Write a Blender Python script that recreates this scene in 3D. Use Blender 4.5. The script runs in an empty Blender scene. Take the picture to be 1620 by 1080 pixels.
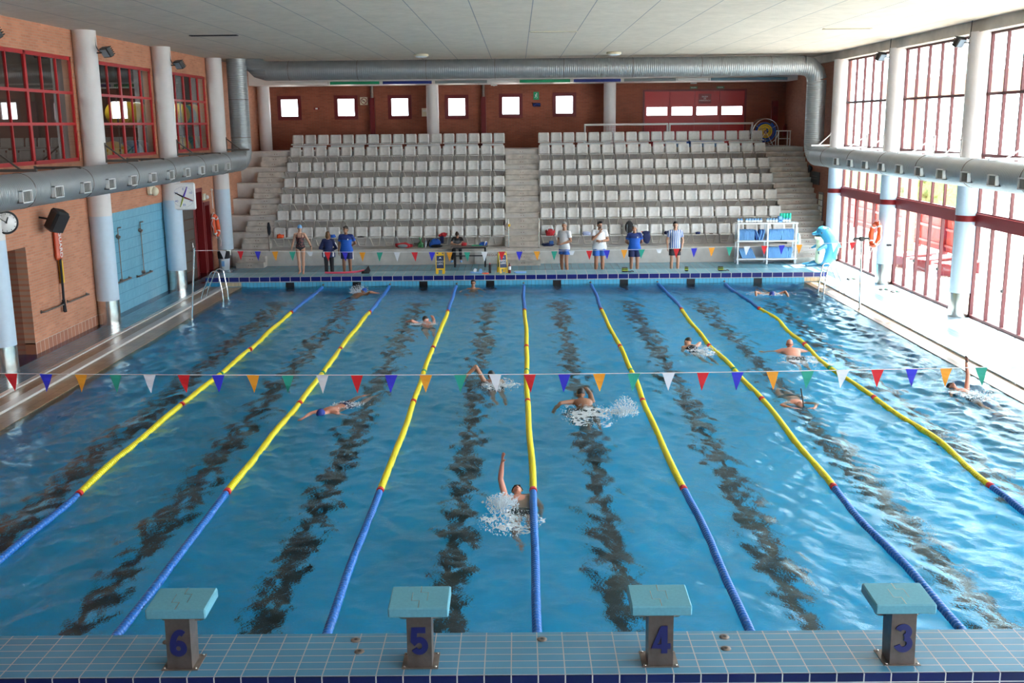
import bpy, math, random
import numpy as np
from mathutils import Vector, Matrix, Euler
random.seed(7)
S = bpy.context.scene
COL = S.collection
# ---------------------------------------------------------------- camera
def make_camera():
    f, cx, cy, h, yaw, pitch, roll = CAM
    fw = Vector((-math.sin(yaw)*math.cos(pitch), math.cos(yaw)*math.cos(pitch), -math.sin(pitch)))
    r = Vector((math.cos(yaw), math.sin(yaw), 0)); u = r.cross(fw)
    r2 = r*math.cos(roll) + u*math.sin(roll); u2 = -r*math.sin(roll) + u*math.cos(roll)
    cd = bpy.data.cameras.new('camera'); cd.sensor_width = 36; cd.lens = f/1620*36
    cd.clip_start = .1; cd.clip_end = 500
    co = bpy.data.objects.new('camera', cd); COL.objects.link(co)
    m = Matrix.Identity(4)
    for i in range(3):
        m[i][0] = r2[i]; m[i][1] = u2[i]; m[i][2] = -fw[i]
    m[0][3], m[1][3], m[2][3] = cx, cy, h
    co.matrix_world = m
    S.camera = co
CAM = (1637.41, 0.0, -9.5233, 5.3221, 0.0070, 0.20750, -0.01030)
make_camera()
# ---------------------------------------------------------------- light and exposure
w = bpy.data.worlds.new('daylight'); S.world = w; w.use_nodes = True
bg = w.node_tree.nodes['Background']
bg.inputs[0].default_value = (.80, .90, 1.0, 1); bg.inputs[1].default_value = 4.2
sd = bpy.data.lights.new('sun', 'SUN'); sd.energy = 15; sd.angle = math.radians(.6); sd.color = (1, .93, .83); sd.cycles.is_caustics_light = True
so = bpy.data.objects.new('sun', sd); COL.objects.link(so)
so.rotation_euler = Vector((.50, .22, 1.0)).to_track_quat('Z', 'Y').to_euler()
so.location = (20, 10, 30)
S.view_settings.view_transform = 'Standard'; S.view_settings.look = 'None'
S.view_settings.gamma = 1; S.view_settings.use_curve_mapping = False
S.view_settings.exposure = 1.82
S.cycles.use_denoising = True
S.cycles.denoiser = 'OPENIMAGEDENOISE'
S.cycles.denoising_input_passes = 'RGB_ALBEDO_NORMAL'
S.cycles.caustics_refractive = True; S.cycles.caustics_reflective = False
S.cycles.max_bounces = 10; S.cycles.diffuse_bounces = 5; S.cycles.glossy_bounces = 4
S.cycles.transmission_bounces = 8; S.cycles.transparent_max_bounces = 16
S.cycles.sample_clamp_indirect = 12; S.cycles.blur_glossy = 0

# ---------------------------------------------------------------- materials
def mat(name, col, rough=.5, metal=0, spec=.5, coat=0, noise=0, nscale=8, bump=0, bscale=40, emit=None):
    m = bpy.data.materials.new(name); m.use_nodes = True
    nt = m.node_tree; b = nt.nodes['Principled BSDF']
    b.inputs['Base Color'].default_value = (*col, 1); b.inputs['Roughness'].default_value = rough
    b.inputs['Metallic'].default_value = metal; b.inputs['Specular IOR Level'].default_value = spec
    b.inputs['Coat Weight'].default_value = coat
    m.diffuse_color = (*col, 1)
    if noise or bump:
        tc = nt.nodes.new('ShaderNodeTexCoord')
    if noise:
        n = nt.nodes.new('ShaderNodeTexNoise'); n.inputs['Scale'].default_value = nscale; n.inputs['Detail'].default_value = 6
        nt.links.new(tc.outputs['Object'], n.inputs['Vector'])
        r = nt.nodes.new('ShaderNodeValToRGB'); r.color_ramp.elements[0].position = .3; r.color_ramp.elements[1].position = .7
        r.color_ramp.elements[0].color = (*[c*(1-noise) for c in col], 1)
        r.color_ramp.elements[1].color = (*[min(1, c*(1+noise)) for c in col], 1)
        nt.links.new(n.outputs['Fac'], r.inputs['Fac']); nt.links.new(r.outputs['Color'], b.inputs['Base Color'])
    if bump:
        n2 = nt.nodes.new('ShaderNodeTexNoise'); n2.inputs['Scale'].default_value = bscale
        nt.links.new(tc.outputs['Object'], n2.inputs['Vector'])
        bp = nt.nodes.new('ShaderNodeBump'); bp.inputs['Strength'].default_value = bump; bp.inputs['Distance'].default_value = .01
        nt.links.new(n2.outputs['Fac'], bp.inputs['Height']); nt.links.new(bp.outputs['Normal'], b.inputs['Normal'])
    return m
def tiled(name, axes, c1, c2, grout, tw, th, gap, rough=.3, offset=0.0, shift=(0, 0), var=.15, bump=.3, coat=0):
    """brick-texture surface; axes such as 'xy','xz','yz' pick which object coordinates run along the tiles"""
    m = bpy.data.materials.new(name); m.use_nodes = True
    nt = m.node_tree; b = nt.nodes['Principled BSDF']; L = nt.links.new
    tc = nt.nodes.new('ShaderNodeTexCoord'); sp = nt.nodes.new('ShaderNodeSeparateXYZ'); cb = nt.nodes.new('ShaderNodeCombineXYZ')
    L(tc.outputs['Object'], sp.inputs[0])
    for i in range(2):
        a = nt.nodes.new('ShaderNodeMath'); a.operation = 'ADD'; a.inputs[1].default_value = shift[i] + 100*(tw, th)[i]
        L(sp.outputs['XYZ'.index(axes[i].upper())], a.inputs[0]); L(a.outputs[0], cb.inputs[i])
    br = nt.nodes.new('ShaderNodeTexBrick'); br.offset = offset; br.squash = 1
    br.inputs['Scale'].default_value = 1; br.inputs['Brick Width'].default_value = tw; br.inputs['Row Height'].default_value = th
    br.inputs['Mortar Size'].default_value = gap; br.inputs['Mortar Smooth'].default_value = .1
    br.inputs['Color1'].default_value = (*c1, 1); br.inputs['Color2'].default_value = (*c2, 1); br.inputs['Mortar'].default_value = (*grout, 1)
    L(cb.outputs[0], br.inputs['Vector'])
    n = nt.nodes.new('ShaderNodeTexNoise'); n.inputs['Scale'].default_value = 1.3; n.inputs['Detail'].default_value = 8
    L(tc.outputs['Object'], n.inputs['Vector'])
    mx = nt.nodes.new('ShaderNodeMix'); mx.data_type = 'RGBA'; mx.blend_type = 'MULTIPLY'; mx.inputs[0].default_value = 1
    r = nt.nodes.new('ShaderNodeMapRange'); r.inputs[1].default_value = .3; r.inputs[2].default_value = .7
    r.inputs[3].default_value = 1-var; r.inputs[4].default_value = 1.0
    L(n.outputs['Fac'], r.inputs[0]); L(br.outputs['Color'], mx.inputs[6]); L(r.outputs[0], mx.inputs[7])
    L(mx.outputs[2], b.inputs['Base Color'])
    bp = nt.nodes.new('ShaderNodeBump'); bp.invert = True; bp.inputs['Strength'].default_value = bump; bp.inputs['Distance'].default_value = .004
    L(br.outputs['Fac'], bp.inputs['Height']); L(bp.outputs['Normal'], b.inputs['Normal'])
    b.inputs['Roughness'].default_value = rough; b.inputs['Coat Weight'].default_value = coat
    return m
M = {}
M['brick'] = tiled('orange brick', 'yz', (.62, .265, .155), (.52, .205, .115), (.50, .30, .21), .25, .065, .007, .8, .5, var=.2)
M['brick_far'] = tiled('dark red brick far', 'xz', (.37, .10, .052), (.29, .075, .04), (.30, .13, .09), .25, .065, .007, .8, .5, var=.3)
M['brick_right'] = tiled('red brick side', 'yz', (.36, .12, .07), (.29, .09, .05), (.30, .15, .10), .25, .065, .007, .8, .5, var=.2)
M['brick_skirt'] = tiled('terracotta skirting', 'yz', (.45, .18, .10), (.38, .14, .08), (.62, .5, .42), .22, .33, .012, .5)
M['red'] = mat('red painted metal', (.20, .010, .013), .4)
M['red_glaze'] = mat('red glazing bar darkened for glare', (.085, .007, .010), .5)  # same frame red, colour darkened to offset glare from the bright panes
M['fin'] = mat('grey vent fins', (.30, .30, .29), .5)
M['red_lit'] = mat('red window frame lit tone', (.42, .014, .018), .35)  # frame red with light put into its colour: brighter for the lit left windows
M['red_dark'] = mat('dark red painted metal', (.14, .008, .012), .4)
M['column'] = mat('off white painted concrete', (.68, .65, .65), .6, noise=.04, nscale=3, bump=.2)
M['column_blue'] = mat('pale blue painted concrete', (.50, .62, .74), .5, noise=.03)
M['steel'] = mat('stainless steel', (.62, .60, .56), .22, 1, noise=.1, nscale=5)
M['steel_dull'] = mat('dull stainless steel', (.20, .165, .145), .5, .5, noise=.25, nscale=9)
M['steel_bright'] = mat('polished steel tube', (.75, .76, .78), .15, 1)
M['alu'] = mat('white aluminium', (.70, .71, .72), .4)
M['concrete'] = mat('worn concrete', (.52, .49, .465), .85, noise=.16, nscale=2.2, bump=.3)
M['concrete_step'] = mat('stained concrete step', (.54, .49, .44), .85, noise=.2, nscale=4.0, bump=.3)
M['seat'] = mat('grey moulded plastic', (.63, .615, .60), .5, noise=.08, nscale=14)
M['seat_frame'] = mat('cream enamelled tube', (.62, .58, .51), .5)
M['white'] = mat('white paint', (.78, .77, .76), .5)
M['cream'] = mat('cream paint', (.72, .66, .50), .5)
M['black'] = mat('black plastic', (.012, .012, .014), .45)
M['rubber'] = mat('black cloth', (.02, .02, .025), .9)
M['navy'] = mat('navy cloth', (.012, .02, .09), .8)
M['blue'] = mat('royal blue cloth', (.01, .085, .42), .75, noise=.1, nscale=20)
M['whitecloth'] = mat('white cloth', (.78, .78, .82), .8, noise=.04, nscale=20)
M['redcloth'] = mat('red cloth', (.48, .02, .03), .8)
M['orange'] = mat('orange plastic', (.85, .10, .02), .4)
M['yellow'] = mat('yellow plastic', (.80, .50, .02), .4)
M['brown'] = mat('brown', (.10, .04, .02), .7)
M['green'] = mat('green plastic', (.01, .35, .16), .5)
M['noodle'] = mat('pink foam', (.80, .09, .16), .7)
M['foam_blue'] = mat('blue foam', (.19, .44, .80), .7, noise=.1, nscale=30)
M['foam_dark'] = mat('dark blue foam', (.02, .10, .34), .7)
M['foam_white'] = mat('white foam', (.75, .8, .85), .7)
M['foam_teal'] = mat('teal foam', (.02, .50, .34), .7)
M['galv'] = None
# pool tiles
BLUE1, BLUE2, GR = (.16, .47, .62), (.13, .42, .57), (.55, .62, .66)
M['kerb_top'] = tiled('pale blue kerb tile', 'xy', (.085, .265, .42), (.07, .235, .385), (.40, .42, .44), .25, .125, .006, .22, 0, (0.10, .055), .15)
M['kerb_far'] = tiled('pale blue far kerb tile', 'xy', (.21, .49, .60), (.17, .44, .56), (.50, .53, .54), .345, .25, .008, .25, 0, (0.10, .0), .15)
M['navy_tile'] = tiled('navy blue tile', 'xz', (.012, .018, .17), (.010, .014, .13), (.62, .60, .58), .345, .18, .010, .2, 0, (0.10, .0), .1)
M['wall_tile'] = tiled('light blue wall tile', 'xz', (.13, .50, .72), (.10, .45, .68), (.10, .22, .30), .125, .5, .006, .2, 0, (.07, 0), .1)
M['beige_tile'] = tiled('beige tile', 'xz', (.62, .50, .33), (.56, .44, .28), (.35, .26, .16), .125, .5, .006, .3, 0, (.07, 0), .1)
M['deck_tile'] = tiled('grey blue deck tile', 'xy', (.15, .31, .43), (.125, .27, .385), (.10, .17, .22), .12, .25, .006, .20, 0, (0, 0), .25, .25)
M['deck_far'] = tiled('blue far deck tile', 'xy', (.13, .34, .44), (.11, .30, .40), (.10, .20, .27), .25, .125, .005, .25, 0, (0, 0), .2, .2)
M['deck_right'] = tiled('pale blue deck tile', 'xy', (.42, .55, .62), (.38, .51, .60), (.30, .38, .42), .12, .25, .006, .2, 0, (0, 0), .15, .2)
M['edge_tile'] = tiled('tan pool edge tile', 'xy', (.40, .27, .15), (.33, .21, .115), (.14, .09, .06), .25, .12, .006, .28, 0, (.05, 0), .35)
M['grate'] = tiled('white overflow grating', 'xy', (.66, .63, .60), (.62, .59, .56), (.45, .42, .4), .5, .03, .004, .35, 0, (0, 0), .1)
M['navy_deck'] = tiled('navy deck border tile', 'xy', (.02, .02, .09), (.02, .015, .06), (.08, .08, .12), .12, .25, .005, .2)
M['shower_tile'] = tiled('sky blue shower tile', 'yz', (.21, .50, .66), (.18, .46, .62), (.08, .24, .33), .06, .30, .005, .22, 0, (0, 0), .1)
M['pool_floor'] = tiled('blue pool floor tile', 'xy', (.012, .56, .97), (.010, .53, .95), (.006, .34, .74), .25, .125, .006, .5, 0, (0, 0), .25)
M['pool_wall'] = tiled('blue pool wall tile', 'xz', (.045, .36, .66), (.035, .33, .62), (.02, .20, .42), .125, .25, .006, .5)
M['lane_black'] = mat('black floor tile', (.008, .008, .010), .3)

def water_material():
    m = bpy.data.materials.new('pool water'); m.use_nodes = True; nt = m.node_tree; L = nt.links.new
    nt.nodes.remove(nt.nodes['Principled BSDF']); out = nt.nodes['Material Output']
    g = nt.nodes.new('ShaderNodeBsdfGlass'); g.inputs['IOR'].default_value = 1.333; g.inputs['Roughness'].default_value = 0
    g.inputs['Color'].default_value = (.78, .97, 1, 1)
    tc = nt.nodes.new('ShaderNodeTexCoord'); mp = nt.nodes.new('ShaderNodeMapping'); mp.inputs['Scale'].default_value = (1, 1.5, 1)
    L(tc.outputs['Object'], mp.inputs[0])
    n1 = nt.nodes.new('ShaderNodeTexNoise'); n1.inputs['Scale'].default_value = 9; n1.inputs['Detail'].default_value = 3; n1.inputs['Distortion'].default_value = 1.2
    n2 = nt.nodes.new('ShaderNodeTexNoise'); n2.inputs['Scale'].default_value = 30; n2.inputs['Detail'].default_value = 2
    L(mp.outputs[0], n1.inputs['Vector']); L(mp.outputs[0], n2.inputs['Vector'])
    b1 = nt.nodes.new('ShaderNodeBump'); b1.inputs['Strength'].default_value = .6; b1.inputs['Distance'].default_value = .012
    b2 = nt.nodes.new('ShaderNodeBump'); b2.inputs['Strength'].default_value = .8; b2.inputs['Distance'].default_value = .006
    L(n1.outputs['Fac'], b1.inputs['Height']); L(n2.outputs['Fac'], b2.inputs['Height'])
    L(b1.outputs['Normal'], b2.inputs['Normal']); L(b2.outputs['Normal'], g.inputs['Normal'])
    L(g.outputs[0], out.inputs['Surface'])
    return m
M['water'] = water_material()
def glass_material(name, tint, refl=1.0):
    m = bpy.data.materials.new(name); m.use_nodes = True; nt = m.node_tree; L = nt.links.new
    nt.nodes.remove(nt.nodes['Principled BSDF']); out = nt.nodes['Material Output']
    t = nt.nodes.new('ShaderNodeBsdfTransparent'); t.inputs[0].default_value = (*tint, 1)
    gl = nt.nodes.new('ShaderNodeBsdfGlossy'); gl.inputs['Roughness'].default_value = 0
    f = nt.nodes.new('ShaderNodeFresnel'); f.inputs[0].default_value = 1.5
    mu = nt.nodes.new('ShaderNodeMath'); mu.operation = 'MULTIPLY'; mu.inputs[1].default_value = refl; mu.use_clamp = True
    mx = nt.nodes.new('ShaderNodeMixShader')
    ge = nt.nodes.new('ShaderNodeNewGeometry'); fr = nt.nodes.new('ShaderNodeMath'); fr.operation = 'SUBTRACT'; fr.inputs[0].default_value = 1
    m2 = nt.nodes.new('ShaderNodeMath'); m2.operation = 'MULTIPLY'
    L(ge.outputs['Backfacing'], fr.inputs[1]); L(mu.outputs[0], m2.inputs[0]); L(fr.outputs[0], m2.inputs[1])
    L(f.outputs[0], mu.inputs[0]); L(m2.outputs[0], mx.inputs[0]); L(t.outputs[0], mx.inputs[1]); L(gl.outputs[0], mx.inputs[2])
    L(mx.outputs[0], out.inputs['Surface'])
    return m
M['glass'] = glass_material('clear window glass', (.96, .98, .97), .7)
M['glass_dark'] = glass_material('inner window glass', (.75, .78, .76), 1.6)
def galv(name, axis, col=(.33, .355, .37), n=13):
    m = mat(name, col, .42, .55); nt = m.node_tree; b = nt.nodes['Principled BSDF']; L = nt.links.new
    tc = nt.nodes.new('ShaderNodeTexCoord'); wv = nt.nodes.new('ShaderNodeTexWave'); wv.bands_direction = axis
    wv.inputs['Scale'].default_value = n/6.283*2; wv.inputs['Distortion'].default_value = 0
    L(tc.outputs['Object'], wv.inputs['Vector'])
    nz = nt.nodes.new('ShaderNodeTexNoise'); nz.inputs['Scale'].default_value = 2.5; L(tc.outputs['Object'], nz.inputs['Vector'])
    mr = nt.nodes.new('ShaderNodeMapRange'); mr.inputs[3].default_value = .3; mr.inputs[4].default_value = .55
    L(nz.outputs['Fac'], mr.inputs[0]); L(mr.outputs[0], b.inputs['Roughness'])
    bp = nt.nodes.new('ShaderNodeBump'); bp.inputs['Strength'].default_value = .8; bp.inputs['Distance'].default_value = .008
    L(wv.outputs['Fac'], bp.inputs['Height']); L(bp.outputs['Normal'], b.inputs['Normal'])
    return m
M['duct_y'] = galv('spiral duct along', 'Y'); M['duct_x'] = galv('spiral duct across', 'X'); M['duct_z'] = galv('spiral duct upright', 'Z')
def ceiling_material():
    m = tiled('wood wool ceiling panel', 'xy', (.74, .665, .575), (.72, .645, .555), (.30, .31, .33), 1.33, 40, .012, .9, 0, (-.35, 0), .1)
    nt = m.node_tree; L = nt.links.new; b = nt.nodes['Principled BSDF']
    tc = nt.nodes.new('ShaderNodeTexCoord'); mp = nt.nodes.new('ShaderNodeMapping'); mp.inputs['Scale'].default_value = (4, 30, 1)
    L(tc.outputs['Object'], mp.inputs[0])
    n = nt.nodes.new('ShaderNodeTexNoise'); n.inputs['Scale'].default_value = 1.0; n.inputs['Detail'].default_value = 6; n.inputs['Roughness'].default_value = .7
    L(mp.outputs[0], n.inputs['Vector'])
    mx = nt.nodes.new('ShaderNodeMix'); mx.data_type = 'RGBA'; mx.blend_type = 'MULTIPLY'; mx.inputs[0].default_value = 1
    r = nt.nodes.new('ShaderNodeMapRange'); r.inputs[1].default_value = .3; r.inputs[2].default_value = .65; r.inputs[3].default_value = .72; r.inputs[4].default_value = 1.05
    L(n.outputs['Fac'], r.inputs[0]); old = b.inputs['Base Color'].links[0].from_socket
    L(old, mx.inputs[6]); L(r.outputs[0], mx.inputs[7]); L(mx.outputs[2], b.inputs['Base Color'])
    return m
M['ceiling'] = ceiling_material()

# ---------------------------------------------------------------- mesh helpers
class MB:
    def __init__(s): s.v = []; s.f = []; s.m = []; s.s = []; s.mi = 0
    def add(s, vs, fs, smooth=False):
        n = len(s.v); s.v += [tuple(v) for v in vs]; s.f += [tuple(i+n for i in f) for f in fs]
        s.m += [s.mi]*len(fs); s.s += [smooth]*len(fs); return s
    def box(s, x0, x1, y0, y1, z0, z1):
        vs = [(x, y, z) for z in (z0, z1) for y in (y0, y1) for x in (x0, x1)]
        return s.add(vs, [(0, 2, 3, 1), (4, 5, 7, 6), (0, 1, 5, 4), (2, 6, 7, 3), (0, 4, 6, 2), (1, 3, 7, 5)])
    def rbox(s, x0, x1, y0, y1, z0, z1, b=.02, M4=None):
        """box with chamfered edges"""
        cx, cy, cz = (x0+x1)/2, (y0+y1)/2, (z0+z1)/2; hx, hy, hz = (x1-x0)/2, (y1-y0)/2, (z1-z0)/2
        b = min(b, hx*.9, hy*.9, hz*.9); vs = []; idx = {}
        for sx in (-1, 1):
            for sy in (-1, 1):
                for sz in (-1, 1):
                    for k, d in enumerate(((hx, hy-b, hz-b), (hx-b, hy, hz-b), (hx-b, hy-b, hz))):
                        idx[sx, sy, sz, k] = len(vs); vs.append(Vector((cx+sx*d[0], cy+sy*d[1], cz+sz*d[2])))
        fs = []
        def q(l):
            a = [idx[i] for i in l]; c = sum((vs[i] for i in a), Vector())/len(a)
            nrm = (vs[a[1]]-vs[a[0]]).cross(vs[a[2]]-vs[a[0]])
            if nrm.dot(c-Vector((cx, cy, cz))) < 0: a.reverse()
            fs.append(tuple(a))
        for sg in (-1, 1):
            q([(sg, -1, -1, 0), (sg, 1, -1, 0), (sg, 1, 1, 0), (sg, -1, 1, 0)])
            q([(-1, sg, -1, 1), (1, sg, -1, 1), (1, sg, 1, 1), (-1, sg, 1, 1)])
            q([(-1, -1, sg, 2), (1, -1, sg, 2), (1, 1, sg, 2), (-1, 1, sg, 2)])
            for sh in (-1, 1):
                q([(sg, sh, -1, 0), (sg, sh, 1, 0), (sg, sh, 1, 1), (sg, sh, -1, 1)])
                q([(sg, -1, sh, 0), (sg, 1, sh, 0), (sg, 1, sh, 2), (sg, -1, sh, 2)])
                q([(-1, sg, sh, 1), (1, sg, sh, 1), (1, sg, sh, 2), (-1, sg, sh, 2)])
                for sk in (-1, 1): q([(sg, sh, sk, 0), (sg, sh, sk, 1), (sg, sh, sk, 2)])
        if M4 is not None: vs = [M4 @ v for v in vs]
        return s.add(vs, fs)
    def tube(s, pts, r, n=8, caps=True, closed=False, flat=1.0):
        pts = [Vector(p) for p in pts]; N = len(pts)
        rs = r if isinstance(r, (list, tuple)) else [r]*N
        vs = []; fs = []; prev = None
        for i, p in enumerate(pts):
            if closed: d = pts[(i+1) % N]-pts[i-1]
            else: d = pts[min(i+1, N-1)]-pts[max(i-1, 0)]
            d.normalize()
            if prev is None:
                a = Vector((0, 0, 1)) if abs(d.z) < .9 else Vector((1, 0, 0))
                x = d.cross(a).normalized()
            else: x = (prev - d*prev.dot(d)).normalized()
            prev = x; y = d.cross(x)
            for k in range(n):
                t = 2*math.pi*k/n; vs.append(p + (x*math.cos(t) + y*math.sin(t)*flat)*rs[i])
        for i in range(N if closed else N-1):
            j = (i+1) % N
            for k in range(n):
                l = (k+1) % n; fs.append((i*n+k, i*n+l, j*n+l, j*n+k))
        s.add(vs, fs, True)
        if caps and not closed:
            s.add(vs[:n], [tuple(range(n-1, -1, -1))]); s.add(vs[-n:], [tuple(range(n))])
        return s
    def cyl(s, p0, p1, r, n=16, r1=None): return s.tube([p0, p1], [r, r if r1 is None else r1], n)
    def lathe(s, c, prof, n=20, M4=None):
        """prof: list of (r,z) about the vertical through c"""
        vs = []; fs = []
        for r, z in prof:
            for k in range(n):
                t = 2*math.pi*k/n; vs.append(Vector((r*math.cos(t), r*math.sin(t), z)))
        for i in range(len(prof)-1):
            for k in range(n):
                l = (k+1) % n; fs.append((i*n+k, i*n+l, (i+1)*n+l, (i+1)*n+k))
        fs.append(tuple(range(n-1, -1, -1))); fs.append(tuple(range((len(prof)-1)*n, len(prof)*n)))
        if M4 is not None: vs = [M4 @ v for v in vs]
        return s.add([v+Vector(c) for v in vs], fs, True)
    def ell(s, c, r, n=14, rot=None):
        if not isinstance(r, (tuple, list)): r = (r, r, r)
        vs = []; fs = []; m = max(6, n//2+1)
        R = rot.to_matrix() if rot is not None else None
        for i in range(1, m):
            a = math.pi*i/m
            for k in range(n):
                t = 2*math.pi*k/n
                vs.append(Vector((r[0]*math.sin(a)*math.cos(t), r[1]*math.sin(a)*math.sin(t), r[2]*math.cos(a))))
        vs.append(Vector((0, 0, r[2]))); vs.append(Vector((0, 0, -r[2]))); T = len(vs)-2; B = T+1
        for i in range(m-2):
            for k in range(n):
                l = (k+1) % n; fs.append((i*n+k, (i+1)*n+k, (i+1)*n+l, i*n+l))
        for k in range(n):
            l = (k+1) % n; fs.append((T, k, l)); fs.append((B, (m-2)*n+l, (m-2)*n+k))
        if R: vs = [R @ v for v in vs]
        return s.add([v+Vector(c) for v in vs], fs, True)
    def cap(s, p0, r0, p1, r1, n=12):
        """tapered capsule"""
        p0 = Vector(p0); p1 = Vector(p1); d = p1-p0; L = d.length
        if L < 1e-6: return s.ell(p0, r0, n)
        u = d/L; pts = []; rs = []
        for a in (80, 50, 25): pts.append(p0-u*r0*math.sin(math.radians(a))); rs.append(r0*math.cos(math.radians(a)))
        pts += [p0, p1]; rs += [r0, r1]
        for a in (25, 50, 80): pts.append(p1+u*r1*math.sin(math.radians(a))); rs.append(r1*math.cos(math.radians(a)))
        return s.tube(pts, rs, n)
    def prism(s, poly, a0, a1, ax='y'):
        """closed polygon (u,v) extruded along an axis"""
        def P(u, v, w): return {'y': (u, w, v), 'x': (w, u, v), 'z': (u, v, w)}[ax]
        n = len(poly); vs = [P(u, v, a0) for u, v in poly]+[P(u, v, a1) for u, v in poly]
        fs = [tuple(range(n-1, -1, -1)), tuple(range(n, 2*n))]+[(i, (i+1) % n, n+(i+1) % n, n+i) for i in range(n)]
        return s.add(vs, fs)
    def build(s, name, m, parent=None, kind=None, loc=None):
        me = bpy.data.meshes.new(name); me.from_pydata(s.v, [], s.f)
        ms = m if isinstance(m, (list, tuple)) else [m]
        for x in ms: me.materials.append(M[x] if isinstance(x, str) else x)
        me.polygons.foreach_set('material_index', s.m); me.polygons.foreach_set('use_smooth', s.s)
        me.update()
        o = bpy.data.objects.new(name, me); COL.objects.link(o)
        if parent is not None: o.parent = parent
        if kind: o['kind'] = kind
        if loc: o.location = loc
        return o
def fixn(o):
    import bmesh
    bm = bmesh.new(); bm.from_mesh(o.data); bmesh.ops.recalc_face_normals(bm, faces=bm.faces); bm.to_mesh(o.data); bm.free(); return o
def tag(o, label=None, cat=None, group=None, kind=None):
    if label: o['label'] = label
    if cat: o['category'] = cat
    if group: o['group'] = group
    if kind: o['kind'] = kind
    return o
def thing(name, label, cat, loc=(0, 0, 0), rz=0, group=None):
    o = bpy.data.objects.new(name, None); o.empty_display_size = .1; COL.objects.link(o)
    o.location = loc; o.rotation_euler = (0, 0, rz)
    return tag(o, label, cat, group)
def dup(root, loc, rz=0, label=None, group=None, scale=None):
    r = root.copy(); COL.objects.link(r); r.location = loc; r.rotation_euler = (0, 0, rz)
    if scale: r.scale = scale
    if label: r['label'] = label
    if group: r['group'] = group
    for ch in root.children:
        c = ch.copy(); COL.objects.link(c); c.parent = r
        for g in ch.children:
            d = g.copy(); COL.objects.link(d); d.parent = c
    return r
def fillet(pts, r=.05, n=4):
    """round the corners of a polyline"""
    P = [Vector(p) for p in pts]; out = [P[0]]
    for i in range(1, len(P)-1):
        a = (P[i-1]-P[i]); b = (P[i+1]-P[i]); q = min(r, a.length*.49, b.length*.49)
        A = P[i]+a.normalized()*q; B = P[i]+b.normalized()*q
        for k in range(n+1):
            t = k/n; out.append(A*(1-t)**2 + P[i]*2*t*(1-t) + B*t*t)
    out.append(P[-1]); return out
def text_mesh(name, s, size, m, parent, loc, rot, ext=.002, align='CENTER', bold=0):
    cu = bpy.data.curves.new(name, 'FONT'); cu.body = s; cu.size = size; cu.extrude = ext; cu.align_x = align; cu.align_y = 'CENTER'; cu.offset = bold
    tmp = bpy.data.objects.new('tmp', cu); COL.objects.link(tmp)
    me = bpy.data.meshes.new_from_object(tmp.evaluated_get(bpy.context.evaluated_depsgraph_get()))
    bpy.data.objects.remove(tmp); me.name = name; me.materials.clear(); me.materials.append(M[m] if isinstance(m, str) else m)
    o = bpy.data.objects.new(name, me); COL.objects.link(o)
    if parent is not None: o.parent = parent
    o.location = loc; o.rotation_euler = rot
    return o
# ================================================================ THE BUILDING
WXL, WXR, CXL, CXR = -11.5, 12.25, -11.25, 12.04
CY = [-11.35, -5.4, .55, 6.5, 12.45, 18.4, 24.32, 30.1]      # column positions along both sides
CZ = 7.8; YF, YN = 38.0, -16.0
X0 = .17; LW = 2.25; PL, PR = -9.35, 9.6
ZK = .344
# floors
MB().box(PR+.5, WXR+.05, YN, 30.0, -.3, .05).build('floor_right', 'deck_right', kind='structure')
MB().box(WXL+.22, PL-1.2, YN, 30.0, -.3, .05).build('floor_left', 'deck_tile', kind='structure')
MB().box(WXL-.5, WXL+.22, YN, 30.0, -.3, .052).build('trim_1', 'navy_deck', kind='structure')
MB().box(PL-1.2, PR+.5, 26.1, 30.0, -.3, .05).build('floor_far', 'deck_far', kind='structure')
MB().box(PL-1.2, PR+.5, YN, -.8, -.9, -.55).build('floor_near', 'deck_far', kind='structure')
# overflow edges left and right
for i, (a, b, mt, z) in enumerate(((PL-.5, PL, 'edge_tile', .014), (PL-.72, PL-.5, 'grate', .06), (PL-1.08, PL-.72, 'edge_tile', .03), (PL-1.2, PL-1.08, 'grate', .06))):
    MB().box(a, b, 0 if z < .05 and a > PL-.6 else -.8, 26.1 if i else 25.0, -.4, z).build('trim_%d' % (2+i), mt, kind='structure')
for i, (a, b, mt, z) in enumerate(((PR, PR+.5, 'edge_tile', .014),)):
    MB().box(a, b, 0, 25.0, -.4, z).build('trim_%d' % (6+i), mt, kind='structure')
# pool basin
b = MB()
b.box(PL-.15, PR+.15, -.1, 25.1, -1.8, -1.6); b.build('pool_floor', 'pool_floor', kind='structure').cycles.is_caustics_receiver = True
b = MB(); b.box(PL-.2, PL, -.05, 25.0, -1.8, -.02); b.box(PR, PR+.2, -.05, 25.0, -1.8, -.02); b.build('pool_side_wall', tiled('blue pool side tile', 'yz', (.045, .36, .66), (.035, .33, .62), (.02, .20, .42), .125, .25, .006, .5), kind='structure')
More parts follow.
